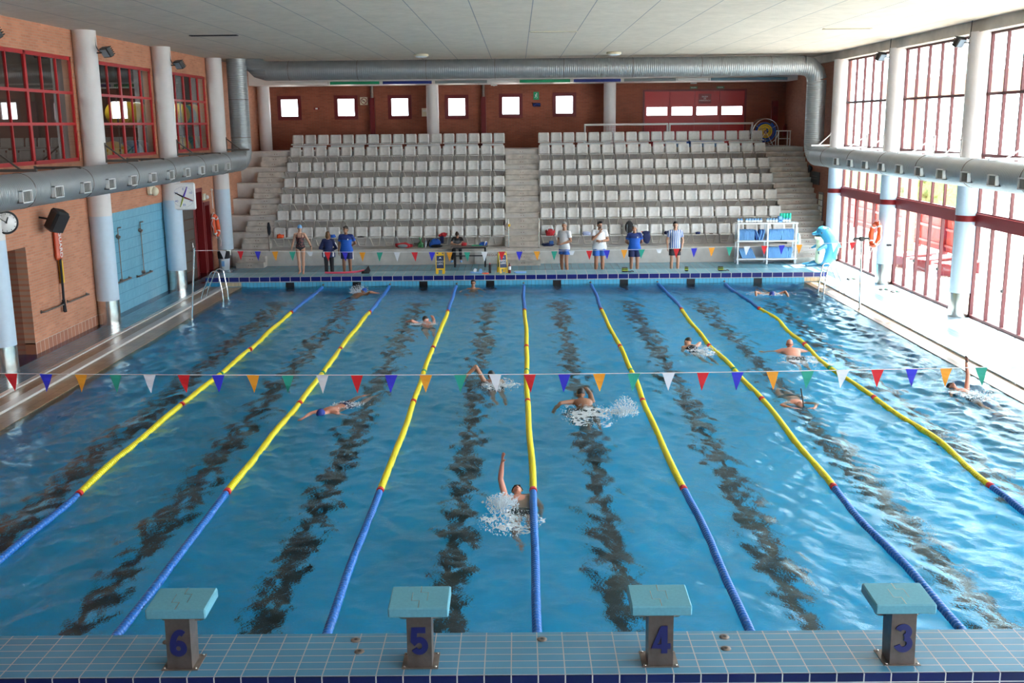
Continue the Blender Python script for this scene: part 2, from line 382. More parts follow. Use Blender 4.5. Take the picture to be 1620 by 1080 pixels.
# raised tiled kerbs at both ends
def kerb(name, y0, y1, top):
    MB().box(PL-1.2, PR+.75, y0, y1, -1.8, ZK-.002).build(name+'_core', 'pool_wall', kind='structure')
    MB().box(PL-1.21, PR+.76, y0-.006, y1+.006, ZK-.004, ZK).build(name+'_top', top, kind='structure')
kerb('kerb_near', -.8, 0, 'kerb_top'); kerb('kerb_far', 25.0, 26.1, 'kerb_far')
MB().box(PL-1.2, PR+.75, 24.985, 25.0, .165, ZK-.006).build('trim_7', 'navy_tile', kind='structure')
MB().box(PL, PR, 24.987, 25.0, -.3, .163).build('trim_8', 'wall_tile', kind='structure')
b = MB(); b.box(PL-.72, PL, 24.987, 25.0, .03, .163); b.box(PR, PR+.75, 24.987, 25.0, .03, .163); b.build('trim_9', 'beige_tile', kind='structure')
MB().box(PL-1.2, PR+.75, -.815, -.8, -.55, ZK-.008).build('trim_10', tiled('navy near tile', 'xz', (.010, .014, .10), (.008, .010, .07), (.62, .60, .58), .25, .25, .006, .2, 0, (.10, .0), .1), kind='structure')
# lane lines on the floor and marks on the far wall
for k in range(8):
    x = X0+LW*(k-3.5)
    MB().box(x-.19, x+.19, 1.6, 23.4, -1.603, -1.597).box(x-.45, x+.45, 1.35, 1.6, -1.603, -1.597).box(x-.45, x+.45, 23.4, 23.65, -1.603, -1.597).build('lane_marking', 'lane_black', kind='structure')
    b = MB(); b.box(x-.14, x+.14, 24.975, 24.986, -.9, .155); b.build('lane_marking', 'lane_black', kind='structure')
# water surface
def make_water():
    nx, ny = 400, 560
    xs = np.linspace(PL-.02, PR+.02, nx)
    t = np.linspace(0, 1, ny); ys = 25*(t*.62+.38*t*t)
    X, Y = np.meshgrid(xs, ys); Z = np.zeros_like(X); rg = np.random.RandomState(4)
    for i in range(110):
        lam = .17*math.exp(rg.rand()*1.9); th = rg.rand()*2*math.pi if i % 3 else rg.normal(0, .5)+.3
        k = 2*math.pi/lam; slope = .036
        if lam > .7: slope *= .8
        ph = rg.rand()*6.28
        wob = .6*np.sin(X*.7+ph)+.6*np.sin(Y*.5+ph*2)
        env = .55+.45*np.sin(X*rg.uniform(.2, .8)+Y*rg.uniform(.2, .8)+ph*3)
        Z += env*slope/k*np.sin(k*(X*math.cos(th)+Y*math.sin(th))+wob+ph)
    # chop gets stronger towards the busy right hand lanes
    Z *= 1.0+.35*np.clip((X-2)/8, 0, 1)
    ed = np.minimum(np.minimum(X-PL, PR-X), np.minimum(Y, 25-Y)); Z *= np.clip(.25+ed*1.5, 0, 1)
    v = np.stack([X, Y, Z], -1).reshape(-1, 3)
    I = np.arange(nx*ny).reshape(ny, nx)
    f = np.stack([I[:-1, :-1], I[:-1, 1:], I[1:, 1:], I[1:, :-1]], -1).reshape(-1, 4)
    me = bpy.data.meshes.new('pool_water'); me.vertices.add(len(v)); me.vertices.foreach_set('co', v.ravel())
    me.loops.add(f.size); me.loops.foreach_set('vertex_index', f.ravel().astype(np.int32)); me.polygons.add(len(f))
    me.polygons.foreach_set('loop_start', np.arange(0, f.size, 4, dtype=np.int32)); me.polygons.foreach_set('loop_total', np.full(len(f), 4, dtype=np.int32))
    me.update(calc_edges=True); me.polygons.foreach_set('use_smooth', np.ones(len(f), dtype=bool))
    me.materials.append(M['water']); o = bpy.data.objects.new('pool_water', me); COL.objects.link(o); o.cycles.is_caustics_caster = True
    tag(o, 'clear blue rippled water filling the swimming pool', 'water', kind='stuff')
make_water()
# ceiling
MB().box(-13, 13.6, YN, YF, CZ, CZ+.25).build('ceiling', 'ceiling', kind='structure')
# walls with openings -------------------------------------------------
WZ0, WZ1 = 4.47, 7.12
def wall_left():
    b = MB(); sk = MB(); j = MB()
    x0, x1 = WXL-.25, WXL
    for i in range(len(CY)-1):
        a, c = CY[i], CY[i+1]
        wa, wc = a+.5, c-.35
        b.box(x0, x1, a+.05, c-.05, WZ1, CZ+.02); b.box(x0, x1, a+.05, wa, WZ0, WZ1); b.box(x0, x1, wc, c-.05, WZ0, WZ1)
        if i == 4:     # dark doorway bay
            b.box(x0, x1, 14.5, c-.05, .3, WZ0); b.box(x0, x1, a+.05, 14.5, 2.62, WZ0)
            b.box(x0, x1, a+.05, 12.9, .3, 2.62); sk.box(x0, x1+.004, 14.5, c-.05, .05, .33); sk.box(x0, x1+.004, a+.05, 12.9, .05, .33)
        elif i == 5:   # shower bay
            b.box(x0, x1, a+.05, c-.05, 2.95, WZ0)
        elif i == 6:   # red doors bay
            b.box(x0, x1, a+.05, c-.05, 3.16, WZ0); b.box(x0, x1, 28.35, c-.05, 2.62, 3.16); b.box(x0, x1, 29.15, c-.05, .05, 2.62)
            b.box(x0, x1, 28.35, 28.45, .05, 2.62); b.box(x0, x1, a+.05, 25.2, .05, 3.16)
        else:
            b.box(x0, x1, a+.05, c-.05, .3, WZ0); sk.box(x0, x1+.004, a+.05, c-.05, .05, .33)
        j.box(x0-.05, x0+.08, a-.1, a+.1, 0, CZ)
    b.box(x0, x1, CY[-1]-.05, YF, .05, CZ+.02)
    b.box(x0, x1, YN, CY[0]+.05, .05, CZ+.02)
    b.build('wall_left', 'brick', kind='structure'); sk.build('baseboard_left', 'brick_skirt', kind='structure')
    j.build('trim_11', 'black', kind='structure')
wall_left()
MB().box(WXL-.12, WXL-.05, 18.45, 24.27, .05, 2.95).build('wall_shower', 'shower_tile', kind='structure')
# rooms behind the left wall: passage behind the doorway, gym upstairs
b = MB(); b.box(-13.4, -13.3, 12.4, 16, 0, 2.9); b.box(-13.4, WXL-.25, 14.5, 14.6, 0, 2.9); b.box(-13.4, WXL-.25, 12.8, 12.9, 0, 2.9); b.box(-13.4, WXL-.25, 12.8, 14.6, 2.62, 2.9); b.box(-13.4, WXL-.2, 12.8, 14.6, 0, .05)
b.build('wall_passage', 'brick_right', kind='structure')
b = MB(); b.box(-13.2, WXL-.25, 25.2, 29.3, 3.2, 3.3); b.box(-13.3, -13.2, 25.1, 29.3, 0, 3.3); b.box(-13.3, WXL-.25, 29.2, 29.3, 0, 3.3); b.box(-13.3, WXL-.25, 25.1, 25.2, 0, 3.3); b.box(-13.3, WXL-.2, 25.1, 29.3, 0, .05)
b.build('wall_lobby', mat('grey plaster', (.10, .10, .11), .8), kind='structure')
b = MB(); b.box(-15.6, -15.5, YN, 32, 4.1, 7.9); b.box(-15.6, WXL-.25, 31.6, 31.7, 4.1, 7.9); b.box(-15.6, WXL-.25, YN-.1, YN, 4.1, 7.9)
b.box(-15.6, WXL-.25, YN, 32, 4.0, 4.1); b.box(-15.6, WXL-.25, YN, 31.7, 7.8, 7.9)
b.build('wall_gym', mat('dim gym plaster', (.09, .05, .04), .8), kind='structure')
# far wall ------------------------------------------------------------
WIN = [(-10.2, 6.1), (-7.66, 6.1), (-5.25, 6.09), (-2.70, 6.07), (-.28, 6.1), (2.12, 6.12)]
DX0, DX1, DZ1 = 5.71, 10.18, 6.65
def wall_far():
    b = MB(); y0, y1 = YF, YF+.3; xs = [WXL-.25]
    h = .46
    for x, z in WIN:
        b.box(xs[-1], x-h, y0, y1, 0, CZ); b.box(x-h, x+h, y0, y1, 0, z-h); b.box(x-h, x+h, y0, y1, z+h, CZ); xs.append(x+h)
    b.box(xs[-1], DX0, y0, y1, 0, CZ); b.box(DX0, DX1, y0, y1, DZ1, CZ); b.box(DX1, 12.6, y0, y1, 0, CZ)
    b.build('wall_far', 'brick_far', kind='structure')
wall_far()
MB().box(12.0, 12.3, 30.35, YF, 0, CZ).box(12.0, 12.45, 30.2, 30.4, 0, CZ).build('wall_right', 'brick_right', kind='structure')
MB().box(-12, 12.6, YN-.3, YN, -1, CZ).build('wall_near', 'brick_far', kind='structure')
MB().box(WXL, 12.0, 36.1, 37.9, 7.02, CZ+.01).build('beam_far', 'white', kind='structure')
MB().box(CXR-.16, CXR+.5, YN, 36, 7.5, CZ+.01).build('beam_right', mat('weathered concrete beam', (.50, .47, .43), .85, noise=.25, nscale=1.2), kind='structure')
MB().box(WXL-.25, 12.3, 36, 36.1, CZ-.03, CZ+.1).build('trim_12', 'concrete', kind='structure')
# far wall windows (square, red frames)
for n, (x, z) in enumerate(WIN):
    w_ = thing('window_%d' % (n+1), None, None, (x, YF, z)); w_['kind'] = 'structure'
    f = MB(); o, i_ = .53, .37
    f.box(-o, o, -.03, .12, i_, o).box(-o, o, -.03, .12, -o, -i_).box(-o, -i_, -.03, .12, -i_, i_).box(i_, o, -.03, .12, -i_, i_)
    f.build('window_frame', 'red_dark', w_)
    MB().box(-i_, i_, .05, .06, -i_, i_).build('pane', 'glass', w_)
    c = MB()
    for k in range(14): c.box(-o+k*.077, -o+k*.077+.06, -.012, .02, o+.01, o+.13)
    c.build('lintel_bricks', 'brick_far', w_)
# emergency door leaves
for k in range(4):
    wd = (DX1-DX0)/4; x = DX0+wd*k
    d = thing('door_%d' % (k+1), None, None, (x+wd/2, YF, 4.25)); d['kind'] = 'structure'
    h = wd/2; zt = DZ1-4.25; z0, z1 = 1.36, 1.72
    f = MB(); f.box(-h+.006, h-.006, .0, .06, z1, zt).box(-h+.006, h-.006, .0, .06, 0, z0).box(-h+.006, -h+.10, 0, .06, z0, z1).box(h-.10, h-.006, 0, .06, z0, z1)
    f.build('door_leaf', 'red_lit', d); MB().box(-h-.03, -h+.03, .06, .10, 0, zt).box(h-.03, h+.03, .06, .10, 0, zt).build('door_jamb', 'red_dark', d)
    MB().box(-h+.10, h-.10, .02, .03, z0, z1).build('pane', 'glass', d)
    MB().cyl((-h+.2, -.04, .95), (h-.2, -.04, .95), .018, 8).build('push_bar', 'steel', d)
b = MB(); b.box(DX0-.08, DX1+.08, YF-.03, YF, DZ1, DZ1+.08); b.box(DX0-.08, DX0, YF-.03, YF, 4.25, DZ1); b.box(DX1, DX1+.08, YF-.03, YF, 4.25, DZ1); b.build('trim_13', 'red_dark', kind='structure')
# columns --------------------------------------------------------------
def column(x, y, z0, z1, r, side, split, name='column'):
    c = thing(name, None, None, (x, y, 0)); c['kind'] = 'structure'
    MB().cyl((0, 0, split), (0, 0, z1), r, 32).build('shaft', 'column', c)
    if split > z0:
        MB().cyl((0, 0, z0+.66), (0, 0, split), r-.001, 32).build('painted_shaft', 'column_blue', c)
        MB().cyl((0, 0, z0), (0, 0, z0+.66), r-.004, 32).build('steel_sleeve', 'steel', c)
    if side == 'R': MB().cyl((0, 0, 2.64), (0, 0, 2.80), r+.004, 32).build('painted_band', 'red', c)
for y in CY:
    column(CXL, y, .05, CZ, .30, 'L', 3.0); column(CXR, y, .05, 7.52, .29, 'R', 4.0)
for x in (-11.15, -3.72, 4.08): column(x, 37.2, 4.25, 7.03, .27, 'F', 4.25)
# glazed right wall ------------------------------------------------------
def glazing(n, a, c):
    w_ = thing('window_%d' % n, None, None, (WXR, a, 0)); w_['kind'] = 'structure'
    L = c-a; f = MB()
    for z, t in ((7.47, .06), (5.95, .075), (4.38, .085), (2.87, .05)): f.box(-.052, .052, .003, L-.003, z-t/2, z+t/2)
    f.box(-.048, .048, .003, L-.003, .05, .13)
    for k in range(7):
        y = L*k/6; t = .026 if 0 < k < 6 else .05
        f.box(-.04, .04, max(0, y-t), min(L, y+t), 2.85, 7.5); f.box(-.045, .045, max(0, y-t), min(L, y+t), .05, 2.55)
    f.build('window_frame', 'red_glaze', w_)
    MB().box(-.09, .12, 0, L, 2.53, 2.86).build('cross_beam', 'red', w_)
    p = MB()
    for k in range(6):
        y0, y1 = L*k/6+.03, L*(k+1)/6-.03
        for z0, z1 in ((.14, 2.52), (2.9, 4.34), (4.42, 5.92), (5.98, 7.44)): p.box(.0, .008, y0, y1, z0, z1)
    p.build('pane', 'glass', w_)
    h = MB()
    for k in (2, 4): h.box(-.09, -.04, L*k/6-.03, L*k/6+.03, 1.02, 1.10)
    h.build('door_handle', 'black', w_)
for i in range(len(CY)-1): glazing(10+i, CY[i]+.22, CY[i+1]-.22)
# upper windows of the left wall -----------------------------------------
def gym_window(n, a, c):
    w_ = thing('window_%d' % n, None, None, (WXL-.06, a, WZ0)); w_['kind'] = 'structure'
    L = c-a; H = WZ1-WZ0; f = MB(); T = .035
    f.box(-.01, .04, 0, L, 0, .09).box(-.01, .04, 0, L, H-.09, H)
    for z in (H*.36, H*.655): f.box(-.012, .044, .01, L-.01, z-T, z+T)
    ys = [0, .155, .315, .5, .665, .83, 1.0]
    for k, t in enumerate(ys):
        y = t*L; hw = .055 if k in (0, 3, 6) else .022
        f.box(-.01, .04, max(0, y-hw), min(L, y+hw), 0, H)
    f.build('window_frame', 'red_lit', w_)
    MB().box(-.005, .005, .03, L-.03, .05, H-.05).build('pane', 'glass_dark', w_)
for i in range(len(CY)-1): gym_window(20+i, CY[i]+.5, CY[i+1]-.35)
# ------------------------------------------------------------- grandstand
def stand():
    b = MB(); Y = [30.0]+[31+.75*k for k in range(6)]
    for k, y in enumerate(Y):
        b.box(WXL, 12.0, y, YF, .65+.6*(k-1) if k else .0, .65+.6*k)
    b.build('grandstand', 'concrete', kind='structure')
    nz = MB()
    # nosings: thin lighter lips along the treads
    for k, y in enumerate(Y): nz.box(WXL, 12.0, y-.02, y+.02, .65+.6*k-.05, .65+.6*k+.002)
    nz.build('trim_14', 'concrete_step', kind='structure')
    # 12.3: intermediate steps
    for nm, xa, xb in (('left', -10.72, -9.66), ('middle', -.5, .84), ('right', 10.4, 11.98)):
        s = MB()
        s.box(xa, xb, 29.45, 30, .05, .25); s.box(xa, xb, 29.72, 30, .25, .45)
        for k in range(6):
            y = Y[k+1]; z = .65+.6*k
            s.box(xa, xb, y-.5, y, z, z+.2); s.box(xa, xb, y-.25, y, z+.2, z+.4)
        s.build('stairs_'+nm, 'concrete_step', kind='structure')
        n2 = MB()
        lips = [(29.45, .25), (29.72, .45)]
        for k in range(7):
            if k: lips += [(Y[k]-.5, .65+.6*(k-1)+.2), (Y[k]-.25, .65+.6*(k-1)+.4)]
            lips.append((Y[k], .65+.6*k))
        for yy, zz in lips: n2.box(xa, xb, yy-.035, yy+.01, zz-.055, zz+.003)
        n2.build('stair_nosing_'+nm, 'concrete_step', kind='structure')
        d = MB()
        for k in range(7):
            for q in range(3):
                zz = .05+.2*(3*k+q)+.1 if k == 0 else .65+.6*(k-1)+.2*q+.1
                yy = (29.45+.27*q) if k == 0 else (Y[k]-.5+.25*q)
                if zz > 4.2: continue
                xm = (xa+xb)/2; d.box(xm-.06, xm-.035, yy-.004, yy, zz-.015, zz+.015); d.box(xm+.035, xm+.06, yy-.004, yy, zz-.015, zz+.015)
        d.build('step_bolts_'+nm, 'red_dark', kind='structure')
stand()
MB().box(-12, 12.3, 34.75, YF+.2, -.1, .02).build('floor_under_stand', 'concrete', kind='structure')
# ------------------------------------------------------------- outside
MB().box(12.6, 90, -60, 120, -.4, -.02).build('ground_outside', mat('pale paving', (.46, .43, .39), .9, noise=.1, nscale=.5), kind='structure')
MB().box(WXL-6, 12.6, YF+.4, 120, -.4, -.02).build('ground_back', mat('pale paving back', (.62, .58, .53), .9), kind='structure')
# roof slab (keeps the sun off the ceiling)
MB().box(-16, 13.6, YN-.5, YF+1, CZ+.25, CZ+.6).build('roof', 'concrete', kind='structure')
MB().box(-16, -15.7, YN-.5, YF+1, -.5, CZ+.3).build('wall_outer', 'brick_far', kind='structure')
# ================================================================ OUTSIDE THE WINDOWS
ORD = ['', 'first', 'second', 'third', 'fourth', 'fifth', 'sixth', 'seventh', 'eighth', 'ninth', 'tenth', 'eleventh', 'twelfth', 'thirteenth', 'fourteenth', 'fifteenth', 'sixteenth', 'seventeenth', 'eighteenth', 'nineteenth', 'twentieth', 'twenty-first', 'twenty-second', 'twenty-third', 'twenty-fourth']
M['fence'] = tiled('red painted fence boards', 'yz', (.40, .05, .04), (.34, .04, .03), (.16, .02, .02), .14, 4, .012, .6)
M['leaf'] = mat('clipped green hedge', (.16, .24, .07), .8, noise=.5, nscale=9)
f = thing('garden_fence', 'red wooden fence outside the far end of the window wall', 'fence', (17.2, 29.2, 0))
MB().box(-.04, .04, 0, 17, .1, 1.8).build('board_panel', 'fence', f)
for z in (.35, 1.0, 1.65): MB().box(-.12, -.04, 0, 17, z-.05, z+.05).build('rail', 'red', f)
for k in range(7): MB().box(-.16, .06, k*2.8, k*2.8+.14, 0, 1.9).build('post', 'red', f)
def hedge(x, y0, y1, z0, z1, label):
    rg = random.Random(3); b = MB()
    for i in range(260):
        b.ell((x+rg.uniform(-.5, .5), rg.uniform(y0, y1), rg.uniform(z0, z1)), (rg.uniform(.18, .4), rg.uniform(.2, .5), rg.uniform(.15, .35)), 6)
    b.box(x-.5, x+.5, y0, y1, -.02, z1-.1)
    tag(b.build('hedge', 'leaf'), label, 'hedge')
hedge(19.6, 38, 62, .5, 2.65, 'long clipped green hedge outside beyond the red fence')
for k in range(3):
    t = thing('picnic_bench', 'red slatted sun bench outside behind the glass wall, near the red fence, %s' % ('farthest of three', 'middle of three', 'nearest of three')[k], 'bench', (14.6+.4*k, 28.8-1.15*k, 0), .5+math.pi/2)
    b = MB()
    for q in range(5): b.box(-.35+.15*q, -.24+.15*q, -.9, .9, .40, .44)
    b.build('slatted_top', 'red', t)
    for q in (-.7, .7): MB().box(-.3, .3, q-.04, q+.04, 0, .40).build('leg', 'red', t)
p = thing('portico', 'orange brick portico with pale beam outside the window wall', 'portico', (16.2, 0, 0))
M['brick_out'] = tiled('pale orange outdoor brick', 'yz', (.62, .40, .28), (.56, .35, .24), (.6, .48, .38), .25, .065, .007, .8, .5)
for y in (9.6, 15.6, 21.6, 27.6, 33.6): MB().box(-.2, .2, y-.2, y+.2, -.02, 6.2).build('pillar', 'brick_out', p)
MB().box(-.3, .3, 6, 37, 6.2, 6.9).build('beam', 'brick_out', p)
g = thing('distant_building', 'pale building with blue stripe far beyond the window wall', 'building', (48, 0, 0))
MB().box(0, 8, 10, 80, -.3, 7.5).build('wall', 'white', g)
MB().box(-.1, 0, 12, 75, 4.2, 5.4).build('stripe', 'foam_blue', g)
for k in range(8): MB().box(-.15, -.05, 14+8*k, 17+8*k, 1.4, 3.4).build('window', 'foam_white', g)

# ================================================================ DUCTS
def ring_y(b, x, y, z, r, R=.012): b.tube([(x+r*math.cos(t), y, z+r*math.sin(t)) for t in np.linspace(0, 2*math.pi, 32, endpoint=False)], R, 6, closed=True)
def arc(c, u, v, r, n=10): return [Vector(c)+Vector(u)*r*math.cos(t)+Vector(v)*r*math.sin(t) for t in np.linspace(0, math.pi/2, n)]
def duct_vent(parent, x, y, z, side):
    """side +1 faces +x"""
    v = MB(); w, h, d = .22, .13, .11; fr = .022
    def P(xa, xb, ya, yb, za, zb): v.box(x+min(side*xa, side*xb), x+max(side*xa, side*xb), y+ya, y+yb, z+za, z+zb)
    P(-.12, d, -w, w, h-fr, h); P(-.12, d, -w, w, -h, -h+fr); P(-.12, d, -w, -w+fr, -h, h); P(-.12, d, w-fr, w, -h, h)
    o = v.build('air_vent', 'alu', parent)
    s = MB()
    for k in range(9):
        yy = y-w+.045+k*(2*w-.09)/8; s.box(x+min(0, side*d*.7), x+max(0, side*d*.7), yy-.006, yy+.006, z-h+fr, z+h-fr)
    s.box(x-.02, x+.02, y-w, y+w, z-h, z+h)
    s.build('vent_fins', 'fin', o)
def duct_left():
    t = thing('ventilation_duct', 'long grey spiral air duct along the brick wall on the left', 'air duct', (-10.55, 0, 0))
    R = .37; Z = 4.03
    MB().tube([(0, YN, Z), (0, 30.1, Z)], R, 40).build('main_tube', 'duct_y', t)
    MB().tube(arc((0, 30.1, Z+.6), (0, 0, -1), (0, 1, 0), .6), R+.006, 40).build('elbow', 'duct_y', t)
    MB().tube([(0, 30.7, Z+.6), (0, 30.7, 7.8)], R, 40).build('riser_tube', 'duct_z', t)
    for y in np.arange(.3, 30.2, 3.05):
        b = MB(); ring_y(b, 0, y, Z, R); b.build('joint_ring', 'steel_dull', t)
    for z in (4.9, 6.3):
        b = MB(); b.tube([((R)*math.cos(a), 30.7+R*math.sin(a), z) for a in np.linspace(0, 6.283, 32, endpoint=False)], .012, 6, closed=True); b.build('joint_ring', 'steel_dull', t)
    for k in range(11): duct_vent(t, .33, 11.95+1.52*k, 3.95, 1)
duct_left()
def duct_right():
    t = thing('ventilation_duct', 'grey spiral air duct crossing under the ceiling and turning down along the windows', 'air duct', (11.38, 0, 0))
    R = .36; Z = 4.0; Zc = 7.36; Yc = 31.0
    MB().tube([(-.55, Yc, Zc), (-20.9, Yc, Zc)], R, 40).build('cross_tube', 'duct_x', t)
    MB().tube([(-20.85, Yc, Zc), (-21.15, Yc, Zc+.08), (-21.5, Yc, Zc+.44)], R+.004, 40).build('end_elbow', 'duct_z', t)
    MB().tube([(-.55, Yc, Zc), (-.28, Yc, Zc-.07), (-.07, Yc, Zc-.28), (0, Yc, Zc-.55)], R+.006, 40).build('corner_elbow', 'duct_x', t)
    MB().tube([(0, Yc, Zc-.55), (0, Yc, Z+.6)], R, 40).build('riser_tube', 'duct_z', t)
    MB().tube(list(reversed(arc((0, 30.4, Z+.6), (0, 0, -1), (0, 1, 0), .6))), R+.006, 40).build('elbow', 'duct_z', t)
    MB().tube([(0, 30.4, Z), (0, YN, Z)], R, 40).build('main_tube', 'duct_y', t)
    for y in np.arange(1.3, 30.2, 3.05):
        b = MB(); ring_y(b, 0, y, Z, R); b.build('joint_ring', 'steel_dull', t)
    for x in np.arange(-20, -1, 2.6):
        b = MB(); b.tube([(x, Yc+R*math.cos(a), Zc+R*math.sin(a)) for a in np.linspace(0, 6.283, 32, endpoint=False)], .011, 6, closed=True); b.build('joint_ring', 'steel_dull', t)
    for k in range(11): duct_vent(t, -.32, 11.72+1.505*k, 3.92, -1)
duct_right()
def bracket(x0, x1, y, z, m, label, below=0):
    t = thing('duct_bracket', label, 'bracket', (x0, y, z), 0, 'brackets holding the side ducts'); d = x1-x0
    MB().box(min(0, d), max(0, d), -.025, .025, -.03, .03).build('arm', m, t)
    s = -.32 if below else .42
    MB().tube([(0, 0, s), (d*.62, 0, 0)] if not below else [(.0, 0, s), (d*.45, 0, 0)], .022, 6).build('brace', m, t)
    MB().box(-.02, .02, -.05, .05, min(s, 0)-.05, max(s, 0)+.05).build('wall_plate', m, t)
nm = {4: 'nearest', 5: 'second', 6: 'third', 7: 'farthest'}
M['bracket'] = mat('dark bracket steel', (.10, .085, .075), .6)
for i in range(4, 8):
    bracket(CXL+.29, CXL+1.15, CY[i], 4.46, 'bracket', 'dark steel bracket over the left duct on the %s column' % nm[i])
    if i < 7: bracket(WXL, WXL+1.1, CY[i]+2.95, 4.40, 'bracket', 'dark wall bracket over the left duct beneath the %s gym window' % {4: 'nearest', 5: 'middle', 6: 'farthest'}[i], 1)
    bracket(CXR-.28, CXR-1.0, CY[i], 4.40, 'white', 'white bracket over the right duct on the %s column' % nm[i])
    if i < 7: bracket(WXR-.06, WXR-1.1, CY[i]+2.95, 4.38, 'white', 'white bracket over the right duct amid the %s glass bay' % {4: 'nearest', 5: 'middle', 6: 'farthest'}[i])

# ================================================================ FLOODLIGHTS AND CEILING FITTINGS
M['lens'] = mat('floodlight glass', (.25, .32, .40), .1)
def flood(x, y, z, s, label, cable=True):
    t = thing('floodlight', label, 'floodlight', (x, y, z), 0, 'floodlights on the columns')
    R = Matrix.Rotation(s*.55, 4, 'Y') @ Matrix.Rotation(.5, 4, 'X'); c = Vector((s*.27, 0, 0))
    T = Matrix.Translation(c) @ Matrix.Rotation(-s*.65, 4, 'Z') @ Matrix.Rotation(.55, 4, 'X')
    b = MB(); b.rbox(-.17, .17, -.07, .07, -.13, .13, .02, T)
    for k in range(5): b.rbox(-.15, .15, .07, .12, -.11+.05*k, -.095+.05*k, .004, T)
    b.build('housing', 'black', t)
    MB().rbox(-.14, .14, -.078, -.068, -.10, .10, .003, T).build('lens', 'lens', t)
    MB().tube([(0, 0, -.02), (s*.1, 0, -.02), (s*.2, 0, 0)], .018, 6).build('mount_arm', 'black', t)
    if cable: MB().tube(fillet([(s*.1, 0, 0), (s*.01, -.02, .12), (-s*.01, -.02, min(CZ, 7.8)-z)], .08), .012, 6).build('cable', 'black', t)
flood(CXL+.29, CY[4], 7.25, 1, 'black floodlight at the left picture edge on the nearest left column')
flood(CXL+.29, CY[5], 7.25, 1, 'black floodlight on the second left column')
flood(CXL+.29, CY[6], 7.25, 1, 'black floodlight on the third left column before the small gym window')
flood(CXR-.28, CY[5], 7.27, -1, 'black floodlight on the right column nearest the camera')
flood(CXR-.28, CY[6], 7.27, -1, 'black floodlight on the middle right column')
for x, y, l in ((-3.43, 29.0, 'round ceiling lamp left of centre before the cross duct'), (3.5, 29.0, 'round ceiling lamp right of centre before the cross duct')):
    t = thing('ceiling_lamp', l, 'ceiling lamp', (x, y, CZ-.11))
    MB().lathe((0, 0, 0), [(.20, .11), (.26, .10), (.27, .05), (.24, .02)], 24).build('housing', 'cream', t)
    MB().lathe((0, 0, 0), [(.235, .03), (.2, 0), (.1, -.02), (.02, -.025)], 24).build('diffuser', 'foam_white', t)
for x, l in ((-8.4, 'black slot air grille in the ceiling on the left'), (1.03, 'pale slot air grille in the middle of the ceiling'), (9.15, 'pale slot air grille in the ceiling on the right')):
    t = thing('ceiling_grille', l, 'ceiling grille', (x, 20.3, CZ-.02))
    m = 'black' if x < -5 else 'steel_dull'
    MB().box(-.66, .66, -.10, -.08, 0, .02).box(-.66, .66, .08, .10, 0, .02).box(-.66, -.64, -.1, .1, 0, .02).box(.64, .66, -.1, .1, 0, .02).build('frame', 'black' if x < -5 else 'cream', t)
    b = MB()
    for k in range(4): b.box(-.64, .64, -.07+.04*k, -.055+.04*k, .0, .02)
    b.build('slats', m, t)
# coloured rolled banners on the far beam
bx = [-10.4, -8.05, -5.80, -3.56, -1.2, .05, 2.35, 4.5, 6.85, 8.19, 11.6]
bc = [('white', 'white'), ('green', 'green'), ('navyblue', 'blue'), ('grey', 'grey'), ('white', 'white'), ('green', 'green'), ('navyblue', 'blue'), ('grey', 'grey'), ('white', 'white'), ('paleblue', 'pale blue')]
M['navyblue'] = mat('navy banner', (.02, .04, .25), .7); M['grey'] = mat('grey banner', (.22, .26, .28), .7); M['paleblue'] = mat('pale blue banner', (.20, .33, .42), .7); 
where = ['leftmost of the row', 'second from the left', 'third from the left', 'fourth from the left', 'fifth from the left', 'sixth from the left', 'seventh from the left', 'third from the right', 'second from the right', 'rightmost of the row']
for k in range(10):
    t = thing('beam_panel', '%s narrow panel under the beam below the cross duct, %s' % (bc[k][1], where[k]), 'panel', ((bx[k]+bx[k+1])/2, 36.02, 7.02), 0, 'coloured panels along the far beam')
    h = (bx[k+1]-bx[k])/2-.02
    MB().rbox(-h, h, -.05, .05, 0, .12, .02).build('panel', bc[k][0], t)
    for q in (-h, h-.05): MB().box(q, q+.05, -.055, .055, -.005, .125).build('end_cap', 'white', t)

# ================================================================ FAR WALL FITTINGS
def plate(name, cat, label, x, z, w, h, m, y=YF-.02, txt=None, ts=.1, tm='white', group=None, th=.02):
    t = thing(name, label, cat, (x, y, z), 0, group)
    MB().rbox(-w/2, w/2, -th/2, th/2, -h/2, h/2, .004).build('plate', m, t)
    if txt: text_mesh('lettering', txt, ts, tm, t, (0, -th/2-.002, 0), (math.pi/2, 0, 0), .001)
    return t
for x, l in ((-6.47, 'grey and red drainpipe on the far wall beside the no smoking sign'), (-1.50, 'grey and red drainpipe on the far wall between the fourth and fifth windows')):
    t = thing('drainpipe', l, 'drainpipe', (x, YF-.12, 0))
    MB().cyl((0, 0, 6.5), (0, 0, 7.05), .07, 14).build('upper_pipe', 'steel_dull', t)
    MB().box(-.11, .11, -.1, .1, 4.25, 6.5).build('pipe_casing', 'red_dark', t)
t = plate('alarm_box', 'alarm', 'small red alarm box on the far wall between the two leftmost windows', -8.98, 6.06, .26, .10, 'red', th=.06); MB().box(-.05, .05, -.04, -.03, -.03, .03).build('button', 'white', t)
t = plate('no_smoking_sign', 'sign', 'white sign with red crossed ring for no smoking on the far wall', -6.85, 6.37, .34, .34, 'cream')
MB().tube([(.13*math.cos(a), -.016, .13*math.sin(a)) for a in np.linspace(0, 6.283, 28, endpoint=False)], .016, 6, closed=True).tube([(-.09, -.016, .09), (.09, -.016, -.09)], .014, 6).build('red_ring', 'red', t)
MB().box(-.08, .06, -.017, -.01, -.012, .012).build('cigarette', 'black', t)
